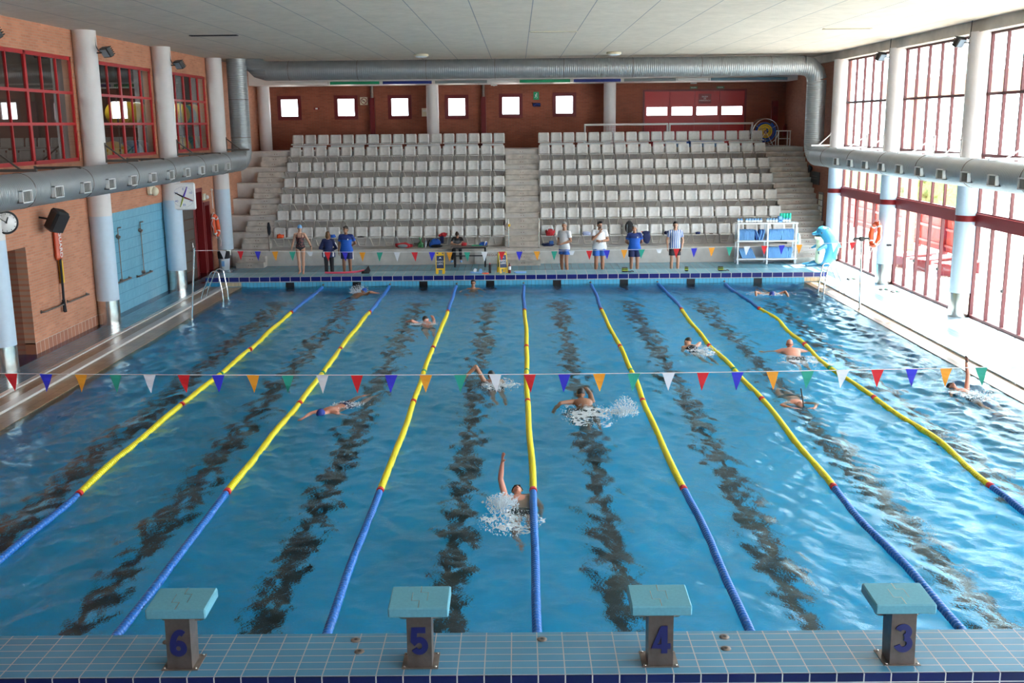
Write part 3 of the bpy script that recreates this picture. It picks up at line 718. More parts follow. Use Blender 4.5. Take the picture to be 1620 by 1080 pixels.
t = plate('wall_box', 'box', 'white switch box on the far wall left of the column', -4.14, 5.85, .26, .36, 'cream', th=.1); MB().box(-.08, .08, -.06, -.05, .03, .1).build('cover', 'white', t)
t = plate('exit_sign', 'sign', 'green running man exit sign on the far wall between the two right windows', .86, 6.52, .24, .34, 'green')
MB().ell((.02, -.014, .09), (.025, .006, .025), 10).tube([(.0, -.014, .06), (-.02, -.014, -.01)], .022, 6).tube([(-.02, -.014, -.01), (.05, -.014, -.05), (.02, -.014, -.11)], .012, 6).tube([(-.02, -.014, -.01), (-.06, -.014, -.09)], .012, 6).tube([(0, -.014, .05), (.06, -.014, .02)], .01, 6).tube([(0, -.014, .05), (-.06, -.014, .03)], .01, 6).build('pictogram', 'foam_white', t)
t = plate('hose_cover', 'cover', 'dark blue bundle mounted under the green exit sign', .88, 6.13, .34, .16, 'navy', th=.12); MB().tube([(-.15, -.07, -.03), (0, -.09, .04), (.15, -.07, 0)], .03, 8).build('roll', 'navyblue', t)
plate('emergency_exit_sign', 'sign', 'red sign lettered SALIDA DE EMERGENCIA on the emergency doors', 8.39, 6.32, .56, .42, 'red', YF-.03, 'SALIDA\nDE\nEMERGENCIA', .085)
for x, l in ((7.87, 'small green SALIDA sign above the emergency doors, left one'), (9.06, 'small green SALIDA sign above the emergency doors, right one')):
    plate('door_exit_sign', 'sign', l, x, 6.80, .34, .11, mat('dull green sign', (.10, .16, .07), .5), YF-.06, 'SALIDA', .075, group='small exit signs over the doors')
t = plate('emergency_light', 'lamp', 'small white emergency light above the red emergency doors', 7.87, 7.0, .28, .07, 'white', th=.08); MB().box(-.12, .12, -.045, -.04, -.02, .02).build('diffuser', 'foam_white', t)
t = plate('smoke_sensor', 'sensor', 'small white sensor under the far beam at the middle', -1.0, 6.98, .28, .06, 'white', 37.2, th=.1); MB().ell((0, 0, -.03), (.05, .05, .02), 10).build('dome', 'foam_white', t)
t = thing('hose_cabinet', 'red fire hose cabinet on the right end of the far wall', 'cabinet', (11.5, YF-.12, 5.75))
MB().rbox(-.14, .14, -.1, .1, -.45, .45, .01).build('cabinet_body', 'red', t); MB().box(-.09, .09, -.11, -.1, -.2, .2).build('door', 'red_dark', t)
t = thing('fire_extinguisher', 'red fire extinguisher hanging in the far right corner', 'fire extinguisher', (11.913, 37.6, 4.9))
MB().lathe((0, 0, 0), [(.07, -.25), (.085, -.2), (.085, .15), (.05, .22), (.02, .26)], 16).build('cylinder', 'red', t); MB().tube(fillet([(0, 0, .26), (.1, -.03, .24), (.1, -.03, 0)]), .012, 6).build('hose', 'black', t)
# goals on the upper walkway
for x0, x1, l in ((2.94, 6.52, 'white goal frame with net on the top walkway, left one'), (6.62, 10.2, 'white goal frame with red net on the top walkway, right one')):
    t = thing('goal_frame', l, 'goal', (x0, 36.4, 4.25)); wd = x1-x0
    MB().tube([(0, 0, 0), (0, 0, .98)], .04, 10).build('post', 'white', t); MB().tube([(wd, 0, 0), (wd, 0, .98)], .04, 10).build('post', 'white', t)
    MB().tube([(-.03, 0, .98), (wd+.03, 0, .98)], .045, 10).build('crossbar', 'white', t)
    MB().tube([(0, 0, .98), (0, .5, .3), (0, .5, 0)], .02, 6).tube([(wd, 0, .98), (wd, .5, .3), (wd, .5, 0)], .02, 6).build('side_stay', 'white', t)
    n = MB()
    for k in range(1, 28): n.tube([(wd*k/28, .02, .96), (wd*k/28, .35, .1)], .004, 3, caps=False)
    for k in range(1, 8): n.tube([(0, .02+.33*k/8, .96-.86*k/8), (wd, .02+.33*k/8, .96-.86*k/8)], .004, 3, caps=False)
    n.build('net', 'redcloth', t)
t = thing('pool_cover_roll', 'blue rolled mat lying on the top walkway behind the seats', 'mat', (7.7, 36.0, 4.47))
MB().cyl((-1.25, 0, 0), (1.15, 0, 0), .09, 14).build('roll', 'blue', t); MB().rbox(-1.3, 1.2, -.16, .16, -.22, -.085, .02).build('folded_mat', 'foam_blue', t)
# lane rope reel
t = thing('lane_rope_reel', 'metal hoop reel holding coiled yellow and blue lane rope', 'reel', (10.7, 36.3, 4.25))
for y, m in ((-.3, 'steel_bright'), (.35, 'steel_dull')):
    b = MB(); b.tube([(.0+.54*math.cos(a), y, .62+.54*math.sin(a)) for a in np.linspace(0, 6.283, 40, endpoint=False)], .018, 8, closed=True)
    for a in (0, 2.1, 4.2): b.tube([(0, y, .62), (.54*math.cos(a+.5), y, .62+.54*math.sin(a+.5))], .012, 6)
    b.build('hoop', m, t)
sp = [(.14+.003*i)*1 for i in range(90)]
MB().tube([((.12+.0035*i)*math.cos(i*.21), -.15+.1*math.sin(i*.9)*.3, .62+(.12+.0035*i)*math.sin(i*.21)) for i in range(95)], .045, 7).build('blue_rope_coil', 'blue', t)
MB().tube([((.10+.0030*i)*math.cos(i*.21+1.3), -.24, .62+(.10+.0030*i)*math.sin(i*.21+1.3)) for i in range(70)], .04, 7).build('yellow_rope_coil', 'yellow', t)
MB().tube([(0, -.34, .62), (0, .38, .62)], .03, 8).build('axle', 'steel', t)
MB().tube([(-.35, -.32, 0), (0, -.32, .62), (.35, -.32, 0)], .02, 6).tube([(-.35, .36, 0), (0, .36, .62), (.35, .36, 0)], .02, 6).tube([(-.35, -.32, .02), (-.35, .36, .02)], .02, 6).tube([(.35, -.32, .02), (.35, .36, .02)], .02, 6).build('stand', 'white', t)
t = thing('small_table', 'small white metal table on the top walkway by the right wall', 'table', (11.5, 36.2, 4.25))
MB().rbox(-.28, .28, -.25, .25, .62, .66, .01).build('table_top', 'white', t)
for sx in (-.25, .25):
    for sy in (-.22, .22): MB().box(sx-.02, sx+.02, sy-.02, sy+.02, 0, .62).build('leg', 'white', t)
MB().box(-.25, .25, -.23, -.21, .3, .33).build('stretcher', 'white', t)

# ================================================================ RIGHT BRICK WALL
def side_plate(name, cat, label, y, z, w, h, m, th=.03):
    t = thing(name, label, cat, (12.0-th/2-.002, y, z))
    MB().rbox(-th/2, th/2, -w/2, w/2, -h/2, h/2, .004).build('board', m, t); return t
t = side_plate('sign_board', 'sign', 'black sign board on the brick wall below the right duct', 32.75, 3.05, 1.35, .5, 'black')
for z in (.08, -.02): MB().box(-.018, -.016, -.35, .35, z-.02, z+.01).build('faint_line', 'steel_dull', t)
t = side_plate('notice_board', 'notice board', 'tall narrow grey notice board on the right brick wall', 31.75, 1.9, .62, 1.3, 'steel_dull')
for r in range(5):
    for c in range(2): MB().box(-.022, -.016, -.26+.27*c, -.03+.27*c, -.58+.235*r, -.38+.235*r).build('notice', 'cream' if (r+c) % 3 else 'white', t)
t = thing('loudspeaker', 'black horn loudspeaker on the right brick wall above the stairs', 'loudspeaker', (11.9, 33.3, 3.4))
MB().lathe((0, 0, 0), [(.05, -.25), (.08, -.1), (.15, .0), (.17, .02)], 16, Matrix.Rotation(-math.pi/2, 4, 'Y')).build('horn', 'black', t)
MB().tube([(.1, 0, 0), (.05, 0, -.15)], .02, 6).build('mount', 'black', t)

# ================================================================ LEFT WALL FITTINGS
def wallthing(name, label, cat, y, z, group=None): return thing(name, label, cat, (WXL, y, z), 0, group)
M['guard_orange'] = mat('worn orange shell', (.55, .07, .02), .4)
t = wallthing('rescue_tube', 'orange rescue tube lettered GUARD hanging on the left brick wall', 'rescue tube', 16.05, 2.62)
MB().rbox(.01, .14, -.14, .14, -.50, .62, .05).build('orange_tube', 'guard_orange', t)
MB().rbox(.01, .10, .02, .17, -1.12, -.50, .04).build('yellow_buckle_end', 'yellow', t)
MB().tube([(.1, 0, -.45), (.1, -.02, -1.2), (.09, -.03, -1.8)], .03, 6).tube([(.1, -.05, -1.5), (.09, .02, -1.82)], .04, 6).build('strap', 'rubber', t)
text_mesh('lettering', 'GUARD', .19, 'white', t, (.142, 0, -.12), (math.pi/2, math.pi/2, math.pi/2), .002, bold=.004)
MB().tube([(.144, .06*math.cos(a), .26+.06*math.sin(a)) for a in np.linspace(0, 5.2, 20)], .012, 6).tube([(.144, -.03, .23), (.144, .04, .29)], .012, 6).build('emblem', 'white', t)
t = wallthing('loudspeaker', 'black box loudspeaker tilted down above the orange rescue tube', 'loudspeaker', 15.35, 3.13)
T = Matrix.Translation((.42, 0, .02)) @ Matrix.Rotation(.5, 4, 'Y') @ Matrix.Rotation(-.5, 4, 'Z')
MB().rbox(-.16, .16, -.19, .19, -.27, .27, .05, T).build('cabinet', 'black', t)
MB().rbox(.16, .18, -.16, .16, -.23, .23, .02, T).build('grille', 'rubber', t)
MB().tube([(0, 0, .1), (.3, 0, .05)], .025, 8).build('mount', 'black', t)
t = thing('wall_clock', 'round white clock with black rim at the left picture edge', 'clock', (CXL+.30, 12.50, 3.37))
RY = Matrix.Rotation(math.pi/2, 4, 'Y') @ Matrix.Identity(4)
RC = Matrix.Rotation(-.9, 4, 'Z') @ RY
MB().lathe((.05, 0, 0), [(.245, -.03), (.25, .02), (.235, .045), (.215, .045), (.21, .02)], 32, RC).build('rim', 'black', t)
MB().lathe((.05, 0, 0), [(.205, .015), (.205, .036)], 32, RC).build('dial', 'white', t)
nrm = RC @ Vector((0, 0, 1)); tan = Vector((0, 0, 1)).cross(nrm)
def hand(b, ang, L, off=.05, r=.008):
    u = tan*math.sin(ang)+Vector((0, 0, 1))*math.cos(ang); c = Vector((.05, 0, 0))+nrm*off; b.tube([c-u*.02, c+u*L], r, 5)
b = MB(); hand(b, 0.35, .12, r=.012); hand(b, -.9, .17); b.build('hands', 'black', t)
b = MB()
for k in range(12): 
    u = tan*math.sin(k*math.pi/6)+Vector((0, 0, 1))*math.cos(k*math.pi/6); c = Vector((.05, 0, 0))+nrm*.04; b.tube([c+u*.17, c+u*.195], .006, 4)
b.build('hour_marks', 'black', t)
nth = ['lower left', 'lower right']
for y, L in ((15.5, 1.15), (17.0, 1.2)):
    t = wallthing('grab_rail', 'steel wall bar low on the brick wall, %s the rescue tube' % ('left of' if y < 16 else 'right of'), 'rail', y, 1.0, 'low steel bars on the brick wall')
    MB().tube(fillet([(0, -L/2, 0), (.09, -L/2, 0), (.09, L/2, 0), (0, L/2, 0)], .03), .022, 8).build('bar', 'steel_dull', t)
    for q in (-L/2, L/2): MB().cyl((0, q, 0), (.02, q, 0), .045, 12).build('flange', 'steel', t)
for y, l in ((20.15, 'left'), (21.95, 'right')):
    t = thing('shower_bar', 'chrome shower column on the blue tiled recess, %s one' % l, 'shower', (WXL-.05, y, 0), 0, 'showers in the blue tiled recess')
    MB().tube([(.06, 0, .98), (.06, 0, 2.5)], .016, 8).build('riser_pipe', 'steel_dull', t)
    MB().cyl((.0, 0, 2.28), (.1, 0, 2.22), .055, 12).build('mixer', 'steel_dull', t)
    MB().tube([(.0, 0, .98), (.09, 0, .98)], .05, 8).tube([(.06, 0, 2.5), (.16, 0, 2.52)], .02, 8).build('head', 'steel_dull', t)
for y, l in ((20.2, 'left'), (22.0, 'right')):
    t = thing('grab_rail', 'steel grab bar below the shower in the blue recess, %s one' % l, 'rail', (WXL-.05, y, .97-.06*(y > 21)), 0, 'grab bars in the blue recess')
    MB().tube(fillet([(0, -.55, 0), (.09, -.55, 0), (.09, .6, 0), (0, .6, 0)], .03), .026, 8).build('bar', 'steel_dull', t)
    for q in (-.55, .6): MB().cyl((0, q, 0), (.02, q, 0), .045, 12).build('flange', 'steel', t)
# pace clock: square white board with four coloured hands, facing the swimmers on the third column
t = thing('pace_clock', 'square white pace clock with four coloured hands on the left', 'clock', (CXL+.42, CY[6]-.12, 3.10), .30)
b = MB(); b.rbox(-.38, .38, -.05, .05, -.42, .46, .09); b.build('face_board', 'white', t)
for a, L, m in ((-1.05, .30, 'black'), (.38, .36, mat('purple paint', (.10, .05, .45), .5)), (1.98, .32, 'red'), (3.5, .34, mat('olive paint', (.35, .42, .08), .5))):
    MB().tube([(0, -.058, 0), (L*math.sin(a)*.6, -.06, L*math.cos(a)*.6), (L*math.sin(a), -.06, L*math.cos(a))], [.030, .024, .012], 6).build('hand', m, t)
b = MB()
for k in range(60):
    a = k*math.pi/30; r0 = .33 if k % 5 else .315; b.box(r0*math.sin(a)-.005, r0*math.sin(a)+.005, -.053, -.049, r0*math.cos(a)-.007, r0*math.cos(a)+.007)
b.build('second_marks', 'navyblue', t)
for s, a in (('0', 0), ('10', 1.05), ('20', 2.09), ('30', 3.14), ('40', 4.19), ('50', 5.24)):
    text_mesh('number', s, .10, 'blue', t, (.255*math.sin(a), -.052, .255*math.cos(a)), (math.pi/2, 0, 0), .001)
MB().tube([(-.1, .05, .2), (-.3, .25, .2)], .03, 6).build('mount', 'steel_dull', t)
t = wallthing('wall_fan', 'cream wall fan housing partly behind the duct left of the pace clock', 'fan', 22.9, 3.42)
MB().rbox(0, .18, -.2, .2, -.16, .2, .05).build('housing', 'cream', t); MB().ell((.2, 0, -.05), (.12, .18, .14), 14).build('nozzle', 'cream', t)
t = wallthing('bell_lamp', 'cream wall lamp with round shade beside the red door', 'lamp', 28.4, 2.82)
MB().rbox(0, .12, -.11, .11, -.12, .12, .02).build('base', 'cream', t); MB().ell((.16, .05, -.01), (.08, .08, .08), 12).build('shade', 'white', t)
t = wallthing('conduit', 'thin white pipe on the brick wall above the orange life ring', 'pipe', 29.55, 2.7)
MB().tube([(.03, 0, -.4), (.03, 0, .3)], .018, 6).build('pipe', 'white', t); MB().box(0, .06, -.03, .03, .28, .34).build('clip', 'white', t)
def life_ring(x, y, z, rot, label):
    t = thing('life_ring', label, 'life ring', (x, y, z)); t.rotation_euler = rot
    N = 40; pts = [(0, .29*math.cos(a), .36*math.sin(a)) for a in np.linspace(0, 6.283, N, endpoint=False)]
    b = MB(); b.tube(pts, .075, 12, closed=True); b.build('ring', 'orange', t)
    for a in (.78, 2.36, 3.93, 5.5): MB().tube([(0, .29*math.cos(q), .36*math.sin(q)) for q in (a-.10, a, a+.10)], .08, 12).build('white_band', 'white', t)
    MB().tube([(.02*math.sin(8*a), (.38+.03*math.cos(4*a))*math.cos(a), (.45+.03*math.cos(4*a))*math.sin(a)) for a in np.linspace(0, 6.283, 48, endpoint=False)], .011, 6, closed=True).tube([(.04, .1, -.40), (.05, .2, -.62), (.03, .12, -.8)], .012, 6).build('grab_line', 'white', t)
life_ring(WXL+.16, 29.30, 1.70, (0, -.1, 0), 'orange life ring with white rope hanging on the left brick wall')
life_ring(CXR-.46, CY[6]-.22, 1.68, (0, .12, .12), 'orange life ring hanging on the right column by the glass')
# red doors
def reddoor(n, y0, y1, z1, open_=0):
    d = thing('door_%d' % n, None, None, (WXL, y0, .05)); d['kind'] = 'structure'; L = y1-y0; H = z1-.05
    MB().box(-.25, .03, 0, .12, 0, H).box(-.25, .03, L-.12, L, 0, H).box(-.25, .03, 0, L, H-.14, H).build('door_frame', 'red', d)
    if open_: f = MB().box(-.05, 0, .14, .24, 0, H-.14).box(-.05, 0, .3, .36, 0, H-.14); f.build('door_leaf', 'red', d)
    MB().box(-.2, -.19, .12, L-.12, .05, H-.14).build('pane', 'glass_dark', d)
reddoor(40, 27.15, 28.35, 3.16, 1); reddoor(41, 28.42, 29.18, 2.62)
t = wallthing('door_panel', 'dark grey planked screen left of the tall red door', 'screen', 26.2, .05)
MB().box(-.03, .03, -.95, .93, 0, 3.1).build('panel', mat('grey brown planks', (.10, .08, .07), .7), t)
b = MB()
for k in range(8): b.box(.03, .045, -.95, .93, .3+.36*k, .33+.36*k)
b.build('batten', 'brown', t)
MB().tube(fillet([(.03, .4, 1.0), (.1, .4, 1.0), (.1, .4, 1.3), (.03, .4, 1.3)], .03), .015, 6).build('handle', 'steel_bright', t)
for y in (16.0, 22.0, 28.0):  # added fill lights to brighten the gym interior; no fixtures modelled
    ld = bpy.data.lights.new('gym_fill_light', 'AREA'); ld.energy = 28; ld.shape = 'RECTANGLE'; ld.size = 1.2; ld.size_y = .3
    lo = bpy.data.objects.new('gym_fill_light', ld); COL.objects.link(lo); lo.location = (-13.2, y, 7.7)
# gym contents seen through the upper windows
M['ball_yellow'] = mat('yellow gym ball', (.75, .48, .03), .35); M['ball_teal'] = mat('teal gym ball', (.02, .33, .38), .35); M['ball_blue'] = mat('blue gym ball', (.05, .22, .5), .35)
balls = [(20.7, 4.45, .38, 'ball_yellow'), (21.42, 4.45, .33, 'ball_teal'), (22.15, 4.45, .38, 'ball_blue'), (22.93, 4.45, .38, 'ball_blue'), (21.3, 5.65, .38, 'ball_yellow'), (22.2, 5.65, .38, 'ball_yellow'), (23.0, 5.65, .38, 'ball_yellow'), (27.0, 4.5, .42, 'ball_yellow'), (27.9, 4.5, .42, 'ball_teal'), (28.9, 4.5, .42, 'ball_yellow'), (27.2, 5.6, .4, 'ball_yellow'), (28.05, 5.6, .38, 'ball_teal'), (28.86, 5.6, .4, 'ball_yellow')]
bl = ['lower shelf, first yellow', 'lower shelf, teal', 'lower shelf, left blue', 'lower shelf, right blue', 'upper shelf, left', 'upper shelf, middle', 'upper shelf, right', 'lower shelf, left', 'lower shelf, teal', 'lower shelf, right', 'upper shelf, left', 'upper shelf, teal', 'upper shelf, right']
for (y, z, r, m), l in zip(balls, bl):
    o = MB().ell((0, 0, 0), r, 24).build('exercise_ball', m); o.location = (-12.35, y+1.9, (4.165 if z < 5 else 5.365)+r)
    tag(o, '%s gym ball behind the %s upper window, %s' % (m[5:], 'middle' if y < 25 else 'farthest', l), 'ball', 'gym balls behind the upper windows')
for y, l in ((22.0, 'middle'), (28.0, 'farthest')):
    t = thing('ball_rack', 'shelf rack holding gym balls behind the %s upper window' % l, 'rack', (-12.35, y+1.9, 4.1))
    for z in (.02, 1.22): MB().box(-.35, .35, -1.7, 1.7, z, z+.04).build('shelf', 'steel_dull', t)
    for q in (-1.6, 1.6): MB().box(.3, .34, q, q+.04, 0, 2.2).build('upright', 'steel_dull', t)
for y, l in ((24.62, 'middle'), (30.7, 'farthest')):
    b = MB(); b.tube([(0, 0, 0)]*2, .001) if 0 else None
    ys = np.linspace(-.3, .3, 41); vs = []; fs = []
    for sd_ in (0, .015):
        for zz in (4.2, 7.5):
            for q in ys: vs.append((sd_+.05*math.sin(q*48), q, zz))
    n = len(ys)
    for i in range(n-1): fs += [(i, i+1, n+i+1, n+i), (2*n+i, 3*n+i, 3*n+i+1, 2*n+i+1)]
    fs += [(0, n, 3*n, 2*n), (n-1, 3*n-1, 4*n-1, 2*n-1)]
    b.add(vs, fs, True); o = b.build('curtain', mat('pale green curtain', (.42, .46, .33), .9)); o.location = (-11.84, y, 0)
    tag(o, 'pale green curtain hanging inside the %s upper window' % l, 'curtain')

# ================================================================ POOL FURNITURE
def disc_rope(b, pts_fn, y0, y1, r, pitch=.065):
    n = int((y1-y0)/pitch); pts = []; rs = []
    for i in range(n):
        for q, rr in ((.06, .72), (.22, 1.0), (.78, 1.0), (.94, .72)):
            pts.append(pts_fn(y0+(i+q)*pitch)); rs.append(r*rr)
    b.tube(pts, rs, 10)
M['rope_blue'] = mat('blue lane float', (.018, .15, .52), .35); M['rope_yellow'] = mat('yellow lane float', (.82, .70, .015), .35)
M['rope_red'] = mat('red lane float', (.60, .02, .02), .4); M['rope_green'] = mat('green lane float', (.02, .30, .12), .4)
names = ['far left edge of the pool', 'second from the left', 'third from the left', 'middle one of the seven', 'third from the right', 'second from the right', 'rightmost of the seven']
names[0] = 'leftmost of the seven'
def water_z(y): return .008
for k in range(7):
    x = X0+LW*(k-3); ph = k*1.7; amp = (.035, .02, .02, .02, .03, .05, .10)[k]
    def P(y, x=x, ph=ph, amp=amp):
        e = min(1, y/3, (25-y)/2); e = max(e, 0)
        return (x+e*amp*(math.sin(y*.55+ph)+.35*math.sin(y*1.7+ph*2)), y, .012+.010*math.sin(y*2.3+ph))
    t = thing('lane_rope', 'floating lane rope of blue and yellow discs, %s' % names[k], 'lane rope', (0, 0, 0), 0, 'lane ropes dividing the pool')
    for nm_, a, c, m in (('near_floats', .08, 5.0, 'rope_blue'), ('middle_floats', 5.06, 9.98, 'rope_yellow'), ('middle_floats', 10.05, 12.47, 'rope_yellow'), ('middle_floats', 12.56, 14.95, 'rope_yellow'), ('middle_floats', 15.03, 19.95, 'rope_yellow'), ('far_floats', 20.03, 24.75, 'rope_blue')):
        b = MB(); disc_rope(b, P, a, c, .054); b.build(nm_, m, t)
    for yy, m in ((5.0, 'rope_red'), (10.0, 'rope_red'), (15.0, 'rope_red'), (20.0, 'rope_red'), (12.5, 'rope_green')):
        b = MB(); b.tube([P(yy-.015), P(yy+.06)], .058, 12); b.build('marker_float', m, t)
    MB().tube([P(24.7), (x, 24.97, .06)], .008, 6).build('cable', 'steel', t); MB().lathe((x, 24.975, .07), [(.03, -.02), (.04, 0), (.03, .02)], 10).build('end_hook', 'steel_dull', t)
# pennant lines
PC = [('white', mat('white pennant', (.72, .74, .80), .7)), ('red', mat('red pennant', (.62, .012, .02), .7)), ('blue', mat('blue pennant', (.03, .03, .55), .7)), ('orange', mat('orange pennant', (.80, .32, .02), .7)), ('green', mat('green pennant', (.02, .33, .24), .7))]
def pennants(label, y, x_first, col0, n, z_fn, xa, xb, skip=(), w=.09, h=.27, limp=(), ends=((), ())):
    t = thing('pennant_line', label, 'pennant line', (0, y, 0)); 
    MB().tube(list(ends[0])+[(x, 0, z_fn(x)) for x in np.linspace(xa, xb, 60)]+list(ends[1]), .006, 5).build('cord', 'white', t)
    rg = random.Random(int(y))
    for k in range(n):
        if k in skip: continue
        x = x_first+.5*k; z = z_fn(x); cn, cm = PC[(k+col0) % 5]
        tw = rg.uniform(-.02, .02); b = MB(); N = 5; vs = []; fs = []; hh = h*(.45 if k in limp else 1)
        for s_ in (-.0012, .0012):
            for i in range(N+1):
                f_ = i/N; ww = w*(1-f_*(.6 if k in limp else 1))+.001
                vs += [(x-ww+tw*f_, s_+.02*math.sin(f_*3+k), z-hh*f_), (x+ww+tw*f_, s_+.02*math.sin(f_*3+k+.5), z-hh*f_)]
        for q in range(2):
            o_ = q*2*(N+1)
            for i in range(N): fs.append((o_+2*i, o_+2*i+1, o_+2*i+3, o_+2*i+2) if q else (o_+2*i, o_+2*i+2, o_+2*i+3, o_+2*i+1))
        b.add(vs, fs); o = b.build('pennant', cm, t); o['label'] = cn+' triangular pennant'
def zn(x): return 1.78+.0012*(x-.6)**2
def zf(x): return 1.735+.0017*(x+.6)**2
pennants('line of coloured pennants over the near end of the pool', 5.0, -9.85, 1, 40, zn, -10.2, 10.4)
pennants('line of coloured pennants over the far end of the pool', 20.0, -8.47, 0, 37, zf, -8.75, 9.55, skip=(34,), limp=(5, 20, 25), ends=(((-8.955, -1.05, 1.97),), ((9.71, -.24, 1.98),)))
for (x, y, l) in ((-9.18, 18.95, 'tall steel pole standing at the left pool edge'), (9.77, 19.76, 'tall steel pole with cross bar at the right pool edge')):
    t = thing('pennant_pole', l, 'pole', (x, y, .03))
    lean = .25 if x < 0 else -.06
    MB().tube([(0, 0, -.1), (lean*.9, 0, 2.0)], .024, 10).build('pole', 'steel_bright', t)
    MB().cyl((0, 0, 0), (0, 0, .02), .06, 14).build('base_flange', 'steel', t)
    if x > 0: MB().rbox(lean-.22, lean+.22, -.03, .03, 1.98, 2.04, .01).rbox(lean-.06, lean+.06, -.05, .05, 1.94, 2.06, .01).build('cross_bar', 'black', t)
    else: MB().ell((lean*.9, 0, 2.02), .03, 10).build('end_cap', 'steel_dull', t)
for k, x in enumerate((-10.2, 10.4)):
    t = thing('pennant_pole', 'steel pole outside the %s picture edge holding the near pennants' % ('left', 'right')[k], 'pole', (x, 5.0, .03))
    MB().tube([(0, 0, 0), (0, 0, 1.95)], .024, 10).build('pole', 'steel_bright', t); MB().cyl((0, 0, 0), (0, 0, .02), .06, 14).build('base_flange', 'steel', t)
# ladders
for (x, s, y, l) in ((-9.35, 1, 22.6, 'curved steel handrails of the pool ladder at the far left corner'), (9.6, -1, 22.6, 'curved steel handrails of the pool ladder at the far right corner')):
    t = thing('pool_ladder', l, 'ladder', (x, y, 0))
    for q in (-.28, .28):
        MB().tube(fillet([(-s*.55, q, .03), (-s*.50, q, .25), (-s*.18, q, .92), (s*.02, q, .92), (s*.12, q, .2), (s*.12, q, -1.1)], .16, 6), .021, 10).build('handrail', 'steel_bright', t)
        MB().cyl((-s*.55, q, .03), (-s*.55, q, .05), .05, 12).build('flange', 'steel', t)
    for z in (-.25, -.55, -.85): MB().box(s*.12-.04, s*.12+.04, -.28, .28, z, z+.03).build('tread', 'steel', t)
# starting blocks
def numeral(d):
    b = MB(); A = lambda cx, cz, rx, rz, a0, a1, n=18: [(cx+rx*math.cos(math.radians(a)), cz+rz*math.sin(math.radians(a))) for a in np.linspace(a0, a1, n)]
    P = {'6': [A(0, -.055, .052, .052, 100, 460, 26), A(.02, -.05, .072, .155, 175, 80, 12)+[(.055, .085)]],
         '5': [[(.06, .11), (-.045, .11), (-.052, .005)]+A(0, -.045, .055, .06, 140, -150, 20)],
         '4': [[(.09, -.065), (-.062, -.065), (.022, .12)], [(.032, .135), (.032, -.135)]],
         '3': [A(-.005, .06, .052, .05, 160, -80, 16), A(-.002, -.055, .058, .058, 80, -165, 18)]}[d]
    for k, pts in enumerate(P):
        w_ = .028; L_ = []; R_ = []
        for i, (u, v) in enumerate(pts):
            u0, v0 = pts[max(i-1, 0)]; u1, v1 = pts[min(i+1, len(pts)-1)]
            m1 = math.hypot(u-u0, v-v0) or 1e9; m2 = math.hypot(u1-u, v1-v) or 1e9
            n1 = (-(v-v0)/m1, (u-u0)/m1) if i else None; n2 = (-(v1-v)/m2, (u1-u)/m2) if i < len(pts)-1 else None
            n1 = n1 or n2; n2 = n2 or n1; nx, nz = n1[0]+n2[0], n1[1]+n2[1]; q = nx*nx+nz*nz; f_ = min(2/q, 1.15)
            L_.append((u+nx*f_*w_*(1 if q > 0 else 0), v+nz*f_*w_)); R_.append((u-nx*f_*w_, v-nz*f_*w_))
        n = len(pts); y0 = -.003-.0008*k; vs = [(u, y0, v) for u, v in L_]+[(u, y0, v) for u, v in R_]+[(u, .004, v) for u, v in L_]+[(u, .004, v) for u, v in R_]; fs = []
        for i in range(n-1):
            fs += [(i, i+1, n+i+1, n+i), (2*n+i, 3*n+i, 3*n+i+1, 2*n+i+1), (i, 2*n+i, 2*n+i+1, i+1), (n+i, n+i+1, 3*n+i+1, 3*n+i)]
        fs += [(0, n, 3*n, 2*n), (n-1, 3*n-1, 4*n-1, 2*n-1)]
        b.add(vs, fs)
    return b
def block(x, digit, label):
    t = thing('starting_block', label, 'starting block', (x, -.55, ZK), 0, 'starting blocks on the near kerb')
    MB().box(-.17, .17, -.145, .155, 0, .008).build('base_plate', 'steel_dull', t)
    b = MB(); b.prism([(-.125, .008), (.085, .008), (.125, .53), (-.105, .53)], -.115, .115, 'x'); fixn(b.build('pedestal', 'pedestal', t))
    for sx in (-.145, .145):
        for sy in (-.12, .13): MB().lathe((sx, sy, .008), [(.014, 0), (.014, .008), (.007, .012)], 8).build('bolt', 'steel', t)
    T = Matrix.Translation((0, 0, .565)) @ Matrix.Rotation(.05, 4, 'X')
    MB().rbox(-.28, .28, -.14, .29, -.045, .055, .012, T).build('platform', 'plat', t)
    g = MB(); z = .0562
    for (a, c, e, f_) in ((-.003, .003, -.13, .0), (-.003, .003, .16, .28), (-.075, -.071, .0, .16), (.071, .075, .0, .16), (-.075, .0, .0, .004), (0, .075, .156, .16)): g.rbox(a, c, e, f_, z-.001, z, .0001, T)
    g.build('groove', 'steel', t)
    for s_ in (-1, 1): MB().tube(fillet([(s_*.11, .06, .42), (s_*.21, .06, .42), (s_*.21, .10, .52)], .05), .016, 8).build('grab_handle', 'steel', t)
    o = numeral(digit).build('number', 'num', t); o.location = (0, -.121, .27); o.rotation_euler = (-.038, 0, 0)
M['plat'] = mat('pale blue gritty platform', (.11, .33, .42), .7, noise=.06, nscale=40, bump=.2, bscale=300); M['num'] = mat('blue painted number', (.006, .008, .10), .5); M['pedestal'] = mat('dark brushed steel', (.115, .09, .08), .4, .4, noise=.25, nscale=9)
for k, d in ((2, '6'), (3, '5'), (4, '4'), (5, '3')): block(X0+LW*(k-3.5), d, 'pale blue starting block with number %s on its steel pedestal' % d)
